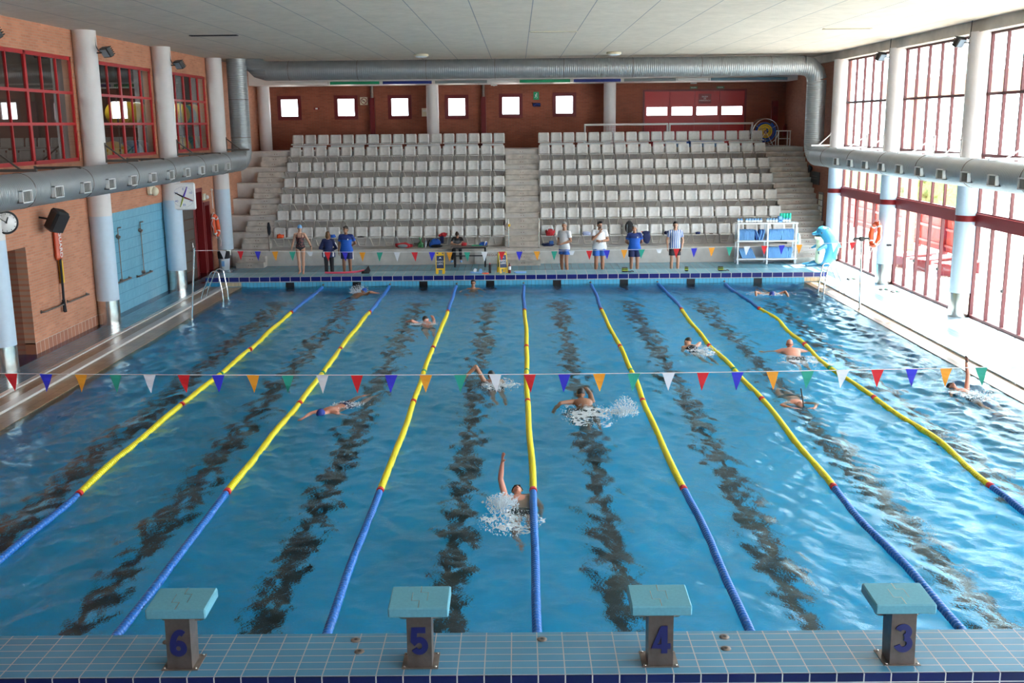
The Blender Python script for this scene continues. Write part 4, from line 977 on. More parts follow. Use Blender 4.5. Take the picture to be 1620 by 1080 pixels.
for i, (x, y, l) in enumerate(((-1.64, -.13, 'pool side socket left of block 5'), (-1.57, -.36, 'rear socket left of block 5'), (.2, -.14, 'socket between blocks 5 and 4'), (2.0, -.12, 'pool side socket right of block 4'), (1.97, -.35, 'rear socket right of block 4'), (-3.5, -.14, 'socket half hidden behind block 6'))):
    t = thing('anchor_socket', 'round steel floor '+l, 'anchor', (x, y, ZK), 0, 'steel anchor sockets in the near kerb')
    MB().lathe((0, 0, 0), [(.05, 0), (.048, .006), (.02, .010)], 20).build('flange', 'steel_dull', t); MB().cyl((0, 0, .008), (0, 0, .012), .016, 12).build('hole', 'black', t)

# ================================================================ GRANDSTAND SEATS
def shell(b, x=0, y=0, z=0):
    # back panel, slightly curved and raked
    n = 7; vs = []; fs = []
    for sgn in (0, 1):
        for i, (zz, yo, wf) in enumerate(((.44, 0, .222), (.50, .01, .236), (.66, .035, .236), (.79, .055, .23), (.83, .065, .21))):
            for j in range(n):
                u = -1+2*j/(n-1); vs.append((x+u*wf, y+yo-.035*u*u+.018*sgn, z+zz))
    R = 5*n
    for i in range(4):
        for j in range(n-1):
            a = i*n+j; fs.append((a, a+1, a+n+1, a+n)); fs.append((R+a, R+a+n, R+a+n+1, R+a+1))
    for i in range(4): fs.append((i*n, (i+1)*n, R+(i+1)*n, R+i*n)); fs.append((i*n+n-1, R+i*n+n-1, R+(i+1)*n+n-1, (i+1)*n+n-1))
    for j in range(n-1): fs.append((j, R+j, R+j+1, j+1)); fs.append((4*n+j, 4*n+j+1, R+4*n+j+1, R+4*n+j))
    b.add(vs, fs, True)
def pan(b, x=0, y=0, z=0):
    b.rbox(x-.225, x+.225, y-.34, y+.03, z+.415, z+.445, .012)
    b.rbox(x-.24, x-.212, y-.34, y+.03, z+.41, z+.462, .01); b.rbox(x+.212, x+.24, y-.34, y+.03, z+.41, z+.462, .01)
def make_seat():
    t = thing('stadium_seat', 'x', 'seat', (0, 0, -5))
    b = MB(); shell(b); b.build('backrest', 'seat', t)
    b = MB(); pan(b); b.build('seat_pan', 'seat_frame' if 0 else 'seat', t)
    MB().tube(fillet([(-.19, -.28, .41), (-.18, -.12, .37), (-.12, .03, .10), (.12, .03, .10), (.18, -.12, .37), (.19, -.28, .41)], .05, 3), .018, 6).tube([(-.14, -.01, .2), (.14, -.01, .2)], .012, 5).build('tube_frame', 'seat_frame', t)
    return t
seat0 = make_seat(); used = [False]
ROW = ['front', 'second', 'third', 'fourth', 'fifth', 'sixth']
rs = random.Random(5)
def place_seat(x, y, z, label, group):
    if not used[0]:
        o = seat0; used[0] = True; o.location = (x, y, z); o['label'] = label; o['group'] = group
    else: o = dup(seat0, (x, y, z), 0, label, group)
    o.rotation_euler = (0, 0, rs.uniform(-.03, .03)); return o
nL = lambda i: -.77-.535*i
nR = lambda i: 1.12+.532*i
for k in range(6):
    for i in range(17): place_seat(nL(i), 30.9+.75*k, .60+.6*k, 'grey plastic seat, left block, %s row up, %s from the middle stairs' % (ROW[k], ORD[i+1]), 'seats of the left block')
    for i in range(18): place_seat(nR(i), 30.9+.75*k, .60+.6*k, 'grey plastic seat, right block, %s row up, %s from the middle stairs' % (ROW[k], ORD[i+1]), 'seats of the right block')
def beam_bench(xs, label, group):
    t = thing('beam_bench', label, 'bench', (xs[0], 35.3, 4.25), 0, group); w_ = xs[-1]-xs[0]
    for x in xs:
        b = MB(); shell(b, x-xs[0], 0, -.15); b.build('backrest', 'seat', t)
        b = MB(); pan(b, x-xs[0], 0, -.15); b.build('seat_pan', 'seat', t)
    a, c = (0, w_) if w_ > 0 else (w_, 0)
    MB().box(a-.17, c+.17, -.30, -.22, .165, .245).build('beam', 'alu', t)
    for q in (a+.02, c-.02): MB().box(q-.025, q+.025, -.29, -.23, 0, .165).build('leg', 'alu', t)
for g_, xs, nm_ in (('top row benches of the left block', [nL(i) for i in range(17)], 'left'), ('top row benches of the right block', [nR(i) for i in range(18)], 'right')):
    xs = xs[::-1] if nm_ == 'left' else xs
    for q in range(6):
        sub = xs[q*3:q*3+3]
        rank = 6-q if nm_ == 'left' else q+1
        beam_bench(sub, 'grey %s-seat beam bench, top row of the %s block, %s from the middle stairs' % ('two' if len(sub) == 2 else 'three', nm_, ORD[rank]), g_)
# stair handrails
for x, l in ((-.37, 'left'), (.80, 'right')):
    t = thing('stair_post', 'slim steel handrail post at the foot of the middle stairs, %s side' % l, 'handrail', (x, 30.15, .65), 0, 'posts at the middle stairs')
    MB().tube([(0, 0, 0), (0, 0, 1.12)], .022, 10).build('post', 'steel', t); MB().cyl((0, 0, 0), (0, 0, .015), .05, 12).build('flange', 'steel_dull', t)
    if x < 0: MB().ell((.03, -.02, .86), (.05, .03, .06), 10).build('yellow_knob', 'yellow', t)
# rules notice boards on the concrete
M['board'] = mat('white notice board', (.60, .57, .53), .6, noise=.08)
t = thing('rules_board', 'white board lettered REGLA on the concrete riser behind the table', 'sign', (-1.05, 29.96, .33))
MB().box(-.62, .52, -.012, .0, -.27, .27).build('board', 'board', t); text_mesh('lettering', 'REGLA', .13, mat('brown letters', (.22, .03, .02), .6), t, (.05, -.014, .07), (math.pi/2, 0, 0), .001)
t = thing('rules_board', 'upper white board with faint brown letters behind the front seats', 'sign', (-1.1, 30.96, .92))
MB().box(-.55, .57, -.012, .0, -.26, .18).build('board', 'board', t); text_mesh('lettering', 'AGUJERO EN LA', .105, bpy.data.materials['brown letters'], t, (.06, -.014, .10), (math.pi/2, 0, 0), .001)
# ================================================================ PEOPLE
SK = {'fair': mat('fair skin', (.56, .30, .20), .5), 'tan': mat('tanned skin', (.40, .19, .115), .5), 'pink': mat('pink skin', (.62, .27, .19), .5), 'brown': mat('brown skin', (.28, .13, .075), .5)}
HR = {'brown': mat('brown hair', (.05, .022, .012), .6), 'grey': mat('grey hair', (.30, .29, .28), .6), 'black': mat('black hair', (.010, .008, .008), .6), 'auburn': mat('auburn hair', (.16, .07, .025), .6)}
M['eye'] = mat('dark eye', (.02, .015, .012), .3); M['lip'] = mat('lip', (.35, .10, .09), .5)
def zsplit(name, c_lo, c_hi, z, side=None):
    m = mat(name, c_lo, .75); nt = m.node_tree; b = nt.nodes['Principled BSDF']
    tc = nt.nodes.new('ShaderNodeTexCoord'); sp = nt.nodes.new('ShaderNodeSeparateXYZ'); gt = nt.nodes.new('ShaderNodeMath'); gt.operation = 'GREATER_THAN'; gt.inputs[1].default_value = z
    nt.links.new(tc.outputs['Object'], sp.inputs[0]); nt.links.new(sp.outputs['Z'], gt.inputs[0])
    mx = nt.nodes.new('ShaderNodeMix'); mx.data_type = 'RGBA'; mx.inputs[6].default_value = (*c_lo, 1); mx.inputs[7].default_value = (*c_hi, 1)
    nt.links.new(gt.outputs[0], mx.inputs[0]); nt.links.new(mx.outputs[2], b.inputs['Base Color'])
    return m
M['polo2'] = zsplit('two tone blue polo', (.008, .10, .50), (.006, .025, .16), 1.315)
def striped(name, c1, c2, freq):
    m = mat(name, c1, .75); nt = m.node_tree; b = nt.nodes['Principled BSDF']
    tc = nt.nodes.new('ShaderNodeTexCoord'); wv = nt.nodes.new('ShaderNodeTexWave'); wv.bands_direction = 'X'; wv.inputs['Scale'].default_value = freq; wv.inputs['Distortion'].default_value = .2
    nt.links.new(tc.outputs['Object'], wv.inputs['Vector'])
    r = nt.nodes.new('ShaderNodeValToRGB'); r.color_ramp.interpolation = 'CONSTANT'; r.color_ramp.elements[0].color = (*c1, 1); r.color_ramp.elements[1].color = (*c2, 1); r.color_ramp.elements[1].position = .5
    nt.links.new(wv.outputs['Fac'], r.inputs[0]); nt.links.new(r.outputs[0], b.inputs['Base Color'])
    return m
M['stripes'] = striped('blue and white striped jersey', (.70, .72, .78), (.05, .13, .42), 4.6)
def patterned():
    m = mat('red flecked swimsuit', (.05, .01, .012), .6); nt = m.node_tree; b = nt.nodes['Principled BSDF']
    tc = nt.nodes.new('ShaderNodeTexCoord'); v = nt.nodes.new('ShaderNodeTexVoronoi'); v.inputs['Scale'].default_value = 26
    nt.links.new(tc.outputs['Object'], v.inputs['Vector'])
    r = nt.nodes.new('ShaderNodeValToRGB'); r.color_ramp.elements[0].color = (.42, .09, .08, 1); r.color_ramp.elements[1].color = (.012, .008, .012, 1); r.color_ramp.elements[0].position = .25; r.color_ramp.elements[1].position = .45
    nt.links.new(v.outputs['Distance'], r.inputs[0]); nt.links.new(r.outputs[0], b.inputs['Base Color'])
    return m
M['suit'] = patterned()
M['skyshort'] = mat('bright blue shorts', (.03, .13, .52), .7)
M['tshirt'] = zsplit('black shirt with grey front', (.16, .16, .18), (.012, .012, .014), 1.30)

def grow(mb, name, m, parent, vox, smooth=3, fac=.5):
    o = mb.build(name, m, parent)
    md = o.modifiers.new('remesh', 'REMESH'); md.mode = 'VOXEL'; md.voxel_size = vox; md.use_smooth_shade = True
    if smooth:
        s = o.modifiers.new('smooth', 'SMOOTH'); s.iterations = smooth; s.factor = fac
    return o
STA = [(.83, .085, .075, 0), (.88, .165, .105, 0), (.95, .172, .112, .005), (1.03, .155, .105, 0), (1.12, .140, .098, -.005), (1.22, .150, .105, -.005), (1.32, .168, .115, 0), (1.39, .172, .108, .005), (1.44, .145, .085, .01), (1.475, .095, .065, .01), (1.50, .06, .058, .005), (1.56, .055, .055, 0)]
def ringstack(b, rings, n=20, mtx=None):
    """rings: (centre, rx, ry)"""
    vs = []; fs = []
    for c, rx, ry in rings:
        for k in range(n):
            a = 2*math.pi*k/n; p = Vector((c[0]+rx*math.cos(a), c[1]+ry*math.sin(a), c[2])); vs.append(mtx @ p if mtx else p)
    for i in range(len(rings)-1):
        for k in range(n):
            l = (k+1) % n; fs.append((i*n+k, i*n+l, (i+1)*n+l, (i+1)*n+k))
    fs.append(tuple(range(n-1, -1, -1))); fs.append(tuple(range((len(rings)-1)*n, len(rings)*n)))
    b.add(vs, fs, True)
def torso(b, z0, z1, infl=0, fem=0, belly=0, bend=None, wide=1.0, cloth=False):
    rings = []
    zs = [z0]+[s[0] for s in STA if z0 < s[0] < z1]+[z1]
    for z_ in zs:
        z = max(z_, .905) if cloth else z_
        for i in range(len(STA)-1):
            if STA[i][0] <= z <= STA[i+1][0]: break
        A, B = STA[i], STA[i+1]; t = (z-A[0])/(B[0]-A[0]); rx, ry, oy = [A[j]+(B[j]-A[j])*t for j in (1, 2, 3)]
        rx *= wide if z < 1.48 else 1
        if fem:
            rx *= {0: 1.0, 1: .86}[1 if 1.05 < z < 1.46 else 0]
        if cloth and z_ < 1.06: rx += .026*min(1, (1.06-z_)/.12); ry += .006
        if belly: 
            w_ = math.exp(-((z-1.10)/.14)**2); ry += belly*w_; oy -= belly*w_*.7; rx += belly*.6*w_
        rings.append(((0, oy, z_), rx+infl, ry+infl))
    ringstack(b, rings, mtx=bend)
def hand(b, wrist, d, n, side=1, curl=.25, s=1.0):
    """wrist point, finger direction d, palm normal n; side +1/-1 picks where the thumb goes"""
    W = Vector(wrist); d = Vector(d).normalized(); n = Vector(n); n = (n-d*n.dot(d)).normalized(); u = d.cross(n)*side
    for q in (-.024, -.008, .008, .024): b.cap(W+u*q*.7*s, .016*s, W+d*.085*s+u*q*s, .0135*s, 8)
    for q, L in ((-.031, .058), (-.0105, .072), (.0105, .078), (.031, .070)):
        k = W+d*.085*s+u*q*s; d1 = (d+u*q*5*.9+n*curl).normalized(); d2 = (d+u*q*5*.9+n*curl*2.6).normalized()
        m_ = k+d1*L*.5*s; b.cap(k, .0100*s, m_, .0095*s, 8); b.cap(m_, .0095*s, m_+d2*L*.5*s, .0080*s, 8)
    t0 = W+d*.025*s+u*.026*s; t1 = t0+(d*.6+u*.75+n*.25).normalized()*.042*s; t2 = t1+(d*.9+u*.3+n*.3).normalized()*.034*s
    b.cap(t0, .014*s, t1, .0115*s, 8); b.cap(t1, .0115*s, t2, .009*s, 8)
DEF = dict(shR=(.185, .005, 1.425), elR=(.245, .03, 1.15), wrR=(.26, -.05, .915), hdR=((0, -.1, -1), (-1, 0, 0)),
           shL=(-.185, .005, 1.425), elL=(-.245, .03, 1.15), wrL=(-.26, -.05, .915), hdL=((0, -.1, -1), (1, 0, 0)),
           hpR=(.092, 0, .90), knR=(.105, -.02, .49), anR=(.11, .03, .085), toR=(.14, -.15, .03),
           hpL=(-.092, 0, .90), knL=(-.105, -.02, .49), anL=(-.11, .03, .085), toL=(-.14, -.15, .03), head=(0, 0, 0))
def person(label, loc, rot, pose={}, H=1.8, skin='tan', hair=('brown', 'short'), top=None, bottom=None, cap=None, goggles=False, fem=0, belly=0, thick=1.0, shoes=None, bend=None, vox=.010, wide=1.0, beard=False, extras=None, name='person'):
    P = dict(DEF); P.update(pose); V = {k: (Vector(v) if k[:2] not in ('hd', 'he') else v) for k, v in P.items()}
    t = thing(name, label, 'person', loc); t.rotation_euler = rot; s = H/1.8; t.scale = (s, s, s)
    if fem:
        for k in ('shR', 'shL'): V[k].x *= .86
    Bm = bend or Matrix.Identity(4)
    b = MB(); torso(b, .83, 1.56, 0, fem, belly, bend, wide)
    for k in ('shR', 'shL'): V[k] = Bm @ V[k] if bend else V[k]
    nk = Bm @ Vector((0, 0, 1.54))
    cc = Bm @ Vector((0, .005, 1.43))
    hr, ht, hy = P['head']     # roll, tilt (nod), yaw
    Hm = Matrix.Translation(Bm @ Vector((0, .0, 1.545))) @ (Bm.to_3x3().to_4x4()) @ Euler((ht, hr, hy)).to_matrix().to_4x4()
    th = thick
    for sd, sg in (('R', 1), ('L', -1)):
        sh, el, wr = V['sh'+sd], V['el'+sd], V['wr'+sd]
        b.cap(cc+(sh-cc)*.25, .065, sh, .058*th, 10)
        b.cap(sh, .056*th, el, .041*th, 12); m_ = el+(wr-el)*.3; b.cap(el, .040*th, m_, .042*th, 12); b.cap(m_, .042*th, wr, .027*th, 12)
        hd = P['hd'+sd]; hand(b, wr, hd[0], hd[1], sg*(1), .25, 1.0)
        hp, kn, an, to = V['hp'+sd], V['kn'+sd], V['an'+sd], V['to'+sd]
        b.cap(hp, .088*th, kn, .056*th, 14); m_ = kn+(an-kn)*.32; b.cap(kn, .055*th, m_, .060*th, 12); b.cap(m_, .060*th, an, .037, 12)
        he = an+(Vector((an.x, an.y, 0))-Vector((to.x, to.y, 0))).normalized()*.045 if not shoes else an
        dd = (to-an); b.cap(an+Vector((0, 0, -.02)), .036, an+dd*.5+Vector((0, 0, .0)), .036, 10); b.cap(an+dd*.5, .036, to, .028, 10)
        for q in (-.02, 0, .02): b.cap(to+Vector((q, 0, -.005)), .013, to+dd.normalized()*.04+Vector((q*1.1, 0, -.008)), .011, 6)
        b.cap(an, .034, an-dd.normalized()*.05+Vector((0, 0, -.035)), .03, 8)
    # head
    def E_(c, r, rot_=None): 
        n0 = len(b.v); b.ell(c, r, 16, rot_); b.v[n0:] = [tuple(Hm @ Vector(v)) for v in b.v[n0:]]
    E_((0, .012, .125), (.076, .096, .102)); E_((0, -.028, .068), (.058, .066, .062)); E_((0, -.058, .030), (.030, .030, .024)); E_((0, .0, .02), (.052, .052, .06))
    E_((0, -.098, .082), (.011, .020, .020)); E_((0, -.088, .105), (.008, .012, .026)); E_((0, -.083, .045), (.024, .012, .012)); E_((0, -.072, .122), (.050, .022, .012))
    E_((.078, .010, .092), (.010, .020, .030)); E_((-.078, .010, .092), (.010, .020, .030))
    body = grow(b, 'body', SK[skin], t, vox, 3)
    def hpart(nm, m, fn):
        q = MB(); fn(q); q.v = [tuple(Hm @ Vector(v)) for v in q.v]; return q.build(nm, m, t)
    if not goggles:
        for q in (-.031, .031): hpart('eye', 'eye', lambda z, q=q: z.ell((q, -.087, .102), (.012, .007, .007), 8))
    hpart('mouth', 'lip', lambda z: z.ell((0, -.094, .043), (.022, .006, .006), 8))
    if cap:
        q = MB(); q.ell((0, .018, .138), (.082, .102, .098), 20); q.v = [v if v[2] > .10+.35*max(0, -(v[1])-.02) else (v[0]*.97, max(v[1], -.06)*.97, .10+.02*(v[1] > 0) if v[1] < 0 else max(v[2], .07)) for v in q.v]
        q.v = [tuple(Hm @ Vector(v)) for v in q.v]; q.build('swim_cap', cap, t)
    elif hair:
        col, style = hair
        if style != 'bald':
            q = MB()
            q.ell((0, .026, .142), (.083, .098, .095), 16); q.ell((0, -.045, .198), (.060, .045, .030), 12); q.ell((0, .065, .09), (.070, .055, .07), 12)
            if style == 'top': q.ell((0, -.05, .215), (.055, .05, .035), 10)
            if style == 'bob':
                q.ell((0, .03, .06), (.098, .085, .12), 14); q.ell((.065, -.01, .05), (.035, .06, .10), 10); q.ell((-.065, -.01, .05), (.035, .06, .10), 10)
            if style == 'bun': q.ell((0, .03, .275), (.05, .05, .045), 12)
            q.v = [tuple(Hm @ Vector(v)) for v in q.v]; grow(q, 'hair', HR[col], t, vox*.9, 1)
    if beard: hpart('beard', HR['black'], lambda z: (z.ell((0, -.055, .022), (.042, .042, .028), 10), z.ell((0, -.088, .058), (.024, .012, .006), 8)))
    if goggles:
        hpart('goggle_strap', 'black', lambda z: z.tube([(.081*math.cos(a), .012+.103*math.sin(a), .108) for a in np.linspace(0, 6.283, 28, endpoint=False)], .007, 6, closed=True))
        for q in (-.030, .030): hpart('goggle_lens', 'black', lambda z, q=q: z.ell((q, -.094, .104), (.021, .013, .014), 10))
    def limb_sleeve(q, sh, el, f, r0, r1):
        q.cyl(sh-(el-sh)*.05, sh+(el-sh)*f, r0, 14, r1)
    if top:
        kind, m = top[:2]; q = MB(); hem = top[2] if len(top) > 2 else .90
        if kind == 'suit':
            torso(q, .98, 1.33, .010, fem, belly, bend, wide)
            o = grow(q, 'swimsuit', m, t, vox, 1)
            w2 = MB(); rr = [((0, .005, .835), .045, .085), ((0, .005, .87), .10, .112), ((0, .005, .92), .165, .122), ((0, .003, .985), .178, .124)]; ringstack(w2, rr, mtx=bend); grow(w2, 'swimsuit_bottom', 'rubber', t, vox, 1)
            for sx in (-.085, .085): MB().tube([(sx, -.115, 1.31), (sx*.95, -.10, 1.40), (sx*.8, -.03, 1.475), (sx*.8, .06, 1.46), (sx*.5, .10, 1.33)], .011, 6).build('shoulder_strap', m, t)
        else:
            torso(q, hem, 1.475, .022, fem, belly, bend, wide*1.02, True)
            for sd in 'RL':
                sh, el, wr = V['sh'+sd], V['el'+sd], V['wr'+sd]
                q.cap(cc+(sh-cc)*.4, .078, sh, .074*th, 12)
                if kind == 'long': q.cyl(sh, el, .072*th, 14, .060*th); q.ell(el, .060*th, 12); q.cyl(el, el+(wr-el)*.9, .060*th, 14, .046*th)
                else: limb_sleeve(q, sh, el, .62, .073*th, .070*th)
            grow(q, {'polo': 'polo_shirt', 'tee': 'shirt', 'long': 'jacket'}[kind], m, t, vox*1.1, 3)
            if kind == 'polo':
                MB().tube([(.066*math.cos(a), .004+.062*math.sin(a), 1.485+.012*math.sin(a)) for a in np.linspace(0, 6.283, 20, endpoint=False)], .012, 6, closed=True).build('collar', m if m != 'polo2' else 'navy', t)
    if bottom:
        kind, m = bottom; q = MB(); f = {'shorts': .62, 'short': .48, 'trunks': .30, 'pants': 1}[kind]; nm = {'pants': 'trousers', 'trunks': 'swim_trunks'}.get(kind, 'shorts')
        e = .012 if kind in ('trunks',) else .02
        torso(q, .80 if not bend else .83, 1.0 if kind in ('pants', 'trunks') else .95, e*.9 if kind in ('pants', 'trunks') else .008, fem, belly*.3 if kind != 'pants' else 0)
        for sd in 'RL':
            hp, kn, an = V['hp'+sd], V['kn'+sd], V['an'+sd]
            if kind == 'pants': q.cyl(hp, kn, .098*th, 14, .070*th); q.ell(kn, .072*th, 12); q.cyl(kn, an+(kn-an)*.05, .072*th, 14, .058*th)
            else: q.cyl(hp-(kn-hp)*.05, hp+(kn-hp)*f, (.092+e)*th, 16, (.088+e*1.2)*th if kind != 'trunks' else (.080+e)*th)
            q.cap(hp, .09*th, hp+(kn-hp)*.1, .09*th, 12)
        grow(q, nm, m, t, vox*1.1, 2)
    if shoes:
        for sd in 'RL':
            an, to = V['an'+sd], V['to'+sd]; dd = (to-an); dd.z = 0; q = MB()
            q.cap(an+Vector((0, 0, -.035))-dd*.25, .045, an+Vector((0, 0, -.04))+dd*.5, .046, 12); q.cap(an+Vector((0, 0, -.045))+dd*.5, .046, to+dd*.12+Vector((0, 0, .008)), .036, 12)
            grow(q, 'shoe', shoes, t, .010, 1)
    if extras: extras(t, V, Hm)
    return t
ZF = .05
def wristwatch(side, m='black'):
    def f(t, V, Hm):
        wr, el = V['wr'+side], V['el'+side]; d = (el-wr).normalized(); p = wr+d*.03
        MB().cyl(p-d*.012, p+d*.012, .036, 14).build('wristwatch', m, t)
    return f
# woman in swimsuit standing on the far kerb
person('woman in red flecked swimsuit and blue cap standing on the far kerb', (-7.45, 25.75, ZK+.005), (0, 0, .1),
       dict(elR=(.30, .0, 1.17), wrR=(.40, -.08, .96), elL=(-.25, .03, 1.16), wrL=(-.31, -.03, .93), knR=(.075, -.02, .49), anR=(.06, .02, .085), toR=(.07, -.13, .03), knL=(-.08, -.02, .49), anL=(-.06, .02, .085), toL=(-.09, -.13, .03), head=(.05, .25, .2)),
       H=1.70, skin='fair', fem=1, top=('suit', 'suit'), cap='foam_blue', extras=wristwatch('R'))
person('person in navy and white jacket and black trousers seen from behind', (-6.68, 26.75, ZF), (0, 0, math.pi+.15),
       dict(elR=(.30, -.02, 1.15), wrR=(.10, -.22, 1.06), hdR=((-1, -.3, .1), (0, 1, 0)), elL=(-.30, -.02, 1.15), wrL=(-.10, -.22, 1.02), hdL=((1, -.3, .1), (0, 1, 0)), head=(0, .1, -.2)),
       H=1.66, skin='fair', fem=1, hair=('auburn', 'bob'), top=('long', 'navy', .79), bottom=('pants', 'rubber'), shoes='black', thick=1.08, wide=1.18,
       extras=lambda t, V, Hm: [MB().tube([(V['sh'+s]+Vector((.0, .02, .068))), (V['sh'+s]+(V['el'+s]-V['sh'+s])*.6+Vector(((.060 if s == 'R' else -.060), .035, .0))), V['el'+s]+Vector(((.045 if s == 'R' else -.045), .03, 0))], .022, 8).build('white_sleeve_stripe', 'whitecloth', t) for s in 'L'] + [MB().rbox(q*.165-.04, q*.165+.04, .055, .112, .81, 1.02, .02).build('white_side_panel', 'whitecloth', t) for q in (-1, 1)])
person('man in two tone blue polo facing the person in the jacket', (-6.05, 26.8, ZF), (0, 0, .0),
       dict(elR=(.30, .12, 1.17), wrR=(.12, .19, 1.05), hdR=((-1, .1, -.2), (0, 1, 0)), elL=(-.25, .02, 1.14), wrL=(-.27, -.02, .90), head=(0, .12, -.5)),
       H=1.84, skin='brown', hair=('brown', 'short'), top=('polo', 'polo2', .86), bottom=('shorts', 'navy'), shoes='rubber', belly=.02, wide=1.05,
       extras=lambda t, V, Hm: [MB().rbox(.205, .225, -.05, .03, .62, .92, .008).build('white_side_stripe', 'whitecloth', t), MB().rbox(.06, .10, -.142, -.132, 1.30, 1.35, .004).build('chest_badge', 'whitecloth', t)])
# girl sitting on the ledge writing at the table
sit = dict(hpR=(.10, -.02, .90), knR=(.13, -.44, .93), anR=(.15, -.50, .50), toR=(.17, -.66, .44), hpL=(-.10, -.02, .90), knL=(-.16, -.44, .93), anL=(-.22, -.52, .50), toL=(-.25, -.68, .44),
           elR=(.25, -.36, 1.18), wrR=(.10, -.52, 1.17), hdR=((-1, -.4, 0), (0, 0, -1)), elL=(-.25, -.36, 1.18), wrL=(-.04, -.52, 1.17), hdL=((1, -.3, 0), (0, 0, -1)), head=(0, .55, 0))
person('girl in black shirt with hair bun sitting at the black table', (-2.33, 30.25, ZF-.26), (0, 0, 0), sit, H=1.62, skin='fair', hair=('brown', 'bun'), fem=1, top=('tee', 'tshirt', .9), bottom=('pants', 'rubber'), shoes='foam_blue',
       bend=Matrix.Translation((0, 0, .9)) @ Matrix.Rotation(.42, 4, 'X') @ Matrix.Translation((0, 0, -.9)))
person('grey haired man in white polo clasping his hands beside the middle stairs', (1.62, 26.75, ZF), (0, 0, -.75),
       dict(elR=(.26, .02, 1.16), wrR=(.06, -.25, 1.06), hdR=((-1, -.2, 0), (0, .3, 1)), elL=(-.26, .0, 1.16), wrL=(-.07, -.26, 1.05), hdL=((1, -.3, 0), (0, .3, 1)), head=(0, .05, .55)),
       H=1.92, skin='tan', hair=('grey', 'short'), top=('polo', 'whitecloth', .87), bottom=('short', 'skyshort'), extras=wristwatch('L'), belly=.01)
person('bearded man in white polo with one hand at his chin', (2.85, 26.75, ZF), (0, 0, .05),
       dict(elL=(-.24, -.16, 1.20), wrL=(-.02, -.20, 1.42), hdL=((.4, -.1, 1), (.3, 1, 0)), elR=(.27, -.06, 1.16), wrR=(.02, -.22, 1.14), hdR=((-1, -.1, .15), (0, 1, 0)), head=(.05, .10, .35)),
       H=1.93, skin='tan', hair=('black', 'top'), beard=True, top=('polo', 'whitecloth', .86), bottom=('shorts', 'skyshort'), belly=.035, thick=1.12, wide=1.12, extras=wristwatch('R'))
person('grey haired man in two tone blue polo with his hands behind his back', (4.08, 26.75, ZF), (0, 0, 0),
       dict(elR=(.285, .07, 1.17), wrR=(.09, .19, 1.02), hdR=((-1, 0, -.2), (0, 1, 0)), elL=(-.285, .07, 1.17), wrL=(-.09, .19, 1.0), hdL=((1, 0, -.2), (0, 1, 0)), head=(0, .12, -.65)),
       H=1.79, skin='tan', hair=('grey', 'short'), top=('polo', 'polo2', .88), bottom=('shorts', 'navy'), belly=.03, thick=1.05, wide=1.06,
       extras=lambda t, V, Hm: MB().rbox(.07, .11, -.150, -.138, 1.32, 1.37, .004).build('chest_badge', 'whitecloth', t))
person('young man in blue and white striped jersey and dark shorts', (5.50, 26.75, ZF), (0, 0, .05),
       dict(elL=(-.26, .04, 1.16), wrL=(-.25, -.03, .93), elR=(.27, .02, 1.14), wrR=(.21, -.10, .90), hdR=((-.3, -.2, -1), (-1, 0, 0)), head=(0, .10, -.1)),
       H=1.90, skin='fair', hair=('black', 'top'), top=('tee', 'stripes', .89), bottom=('shorts', mat('dark grey shorts', (.03, .025, .03), .8)), thick=.92)

# ---------------------------------------------------------------- swimmers
M['foam'] = mat('water splash', (.82, .90, .96), .25, spec=.8)
M['foam'].node_tree.nodes['Principled BSDF'].inputs['Transmission Weight'].default_value = .25
M['foam'].node_tree.nodes['Principled BSDF'].inputs['IOR'].default_value = 1.33
from mathutils import noise as mnoise
def splash(x, y, sx, sy, h, n, label, seed=1):
    """lacy foam on the surface, thrown droplets and thin jets"""
    rg = random.Random(seed); b = MB(); N = 130; R = 1.35; keep = {}; vs = []; fs = []
    def val(i, j):
        u, v = (i/N*2-1)*R, (j/N*2-1)*R; q = math.hypot(u, v)
        p = Vector((u*sx*9+seed*7, v*sy*9, seed)); p2 = p+.6*Vector(mnoise.noise_vector(p*.7))
        f = 1-abs(mnoise.noise(p2))*3.2; g = mnoise.noise(p*.45+Vector((9, 9, 9)))
        return f*.6+g*.8+.55-q*.75, u, v
    def vid(i, j):
        if (i, j) not in keep:
            f, u, v = val(i, j); keep[i, j] = (len(vs), f); vs.append((u*sx, v*sy, .006+max(0, f)*min(.10, h*.35)*(.5+.5*mnoise.noise(Vector((u*8, v*8, seed))))))
        return keep[i, j]
    for i in range(N):
        for j in range(N):
            c = [vid(i, j), vid(i+1, j), vid(i+1, j+1), vid(i, j+1)]
            if sum(k[1] for k in c) > 4*.56: fs.append(tuple(k[0] for k in c))
    b.add(vs, fs, True)
    for i in range(n*3):
        a = rg.uniform(0, 6.283); q = rg.random()**.7; px, py = math.cos(a)*q*sx, math.sin(a)*q*sy
        z = rg.random()**1.8*h*(1-q*.6); r = rg.uniform(.002, .008)
        b.ell((px, py, z), (r, r, r*rg.uniform(.8, 2.2)), 5)
    for i in range(n//6):
        a = rg.uniform(0, 6.283); q = rg.random()*.7; p0 = Vector((math.cos(a)*q*sx, math.sin(a)*q*sy, 0)); d_ = Vector((math.cos(a)*.5, math.sin(a)*.5, rg.uniform(.6, 1.6))).normalized(); L = h*rg.uniform(.2, .8)
        b.tube([p0, p0+d_*L*.5, p0+d_*L+Vector((0, 0, -L*.12))], [.007, .004, .0015], 5)
    o = b.build('water_splash', 'foam'); o.location = (x, y, .012); tag(o, label, 'splash', kind='stuff')
PR_, SU = math.pi/2, -math.pi/2          # prone heading -y / supine heading +y
legsA = dict(knR=(.10, -.06, .49), anR=(.10, .06, .10), toR=(.10, .02, -.08), knL=(-.10, .02, .49), anL=(-.10, .10, .10), toL=(-.10, .06, -.08))
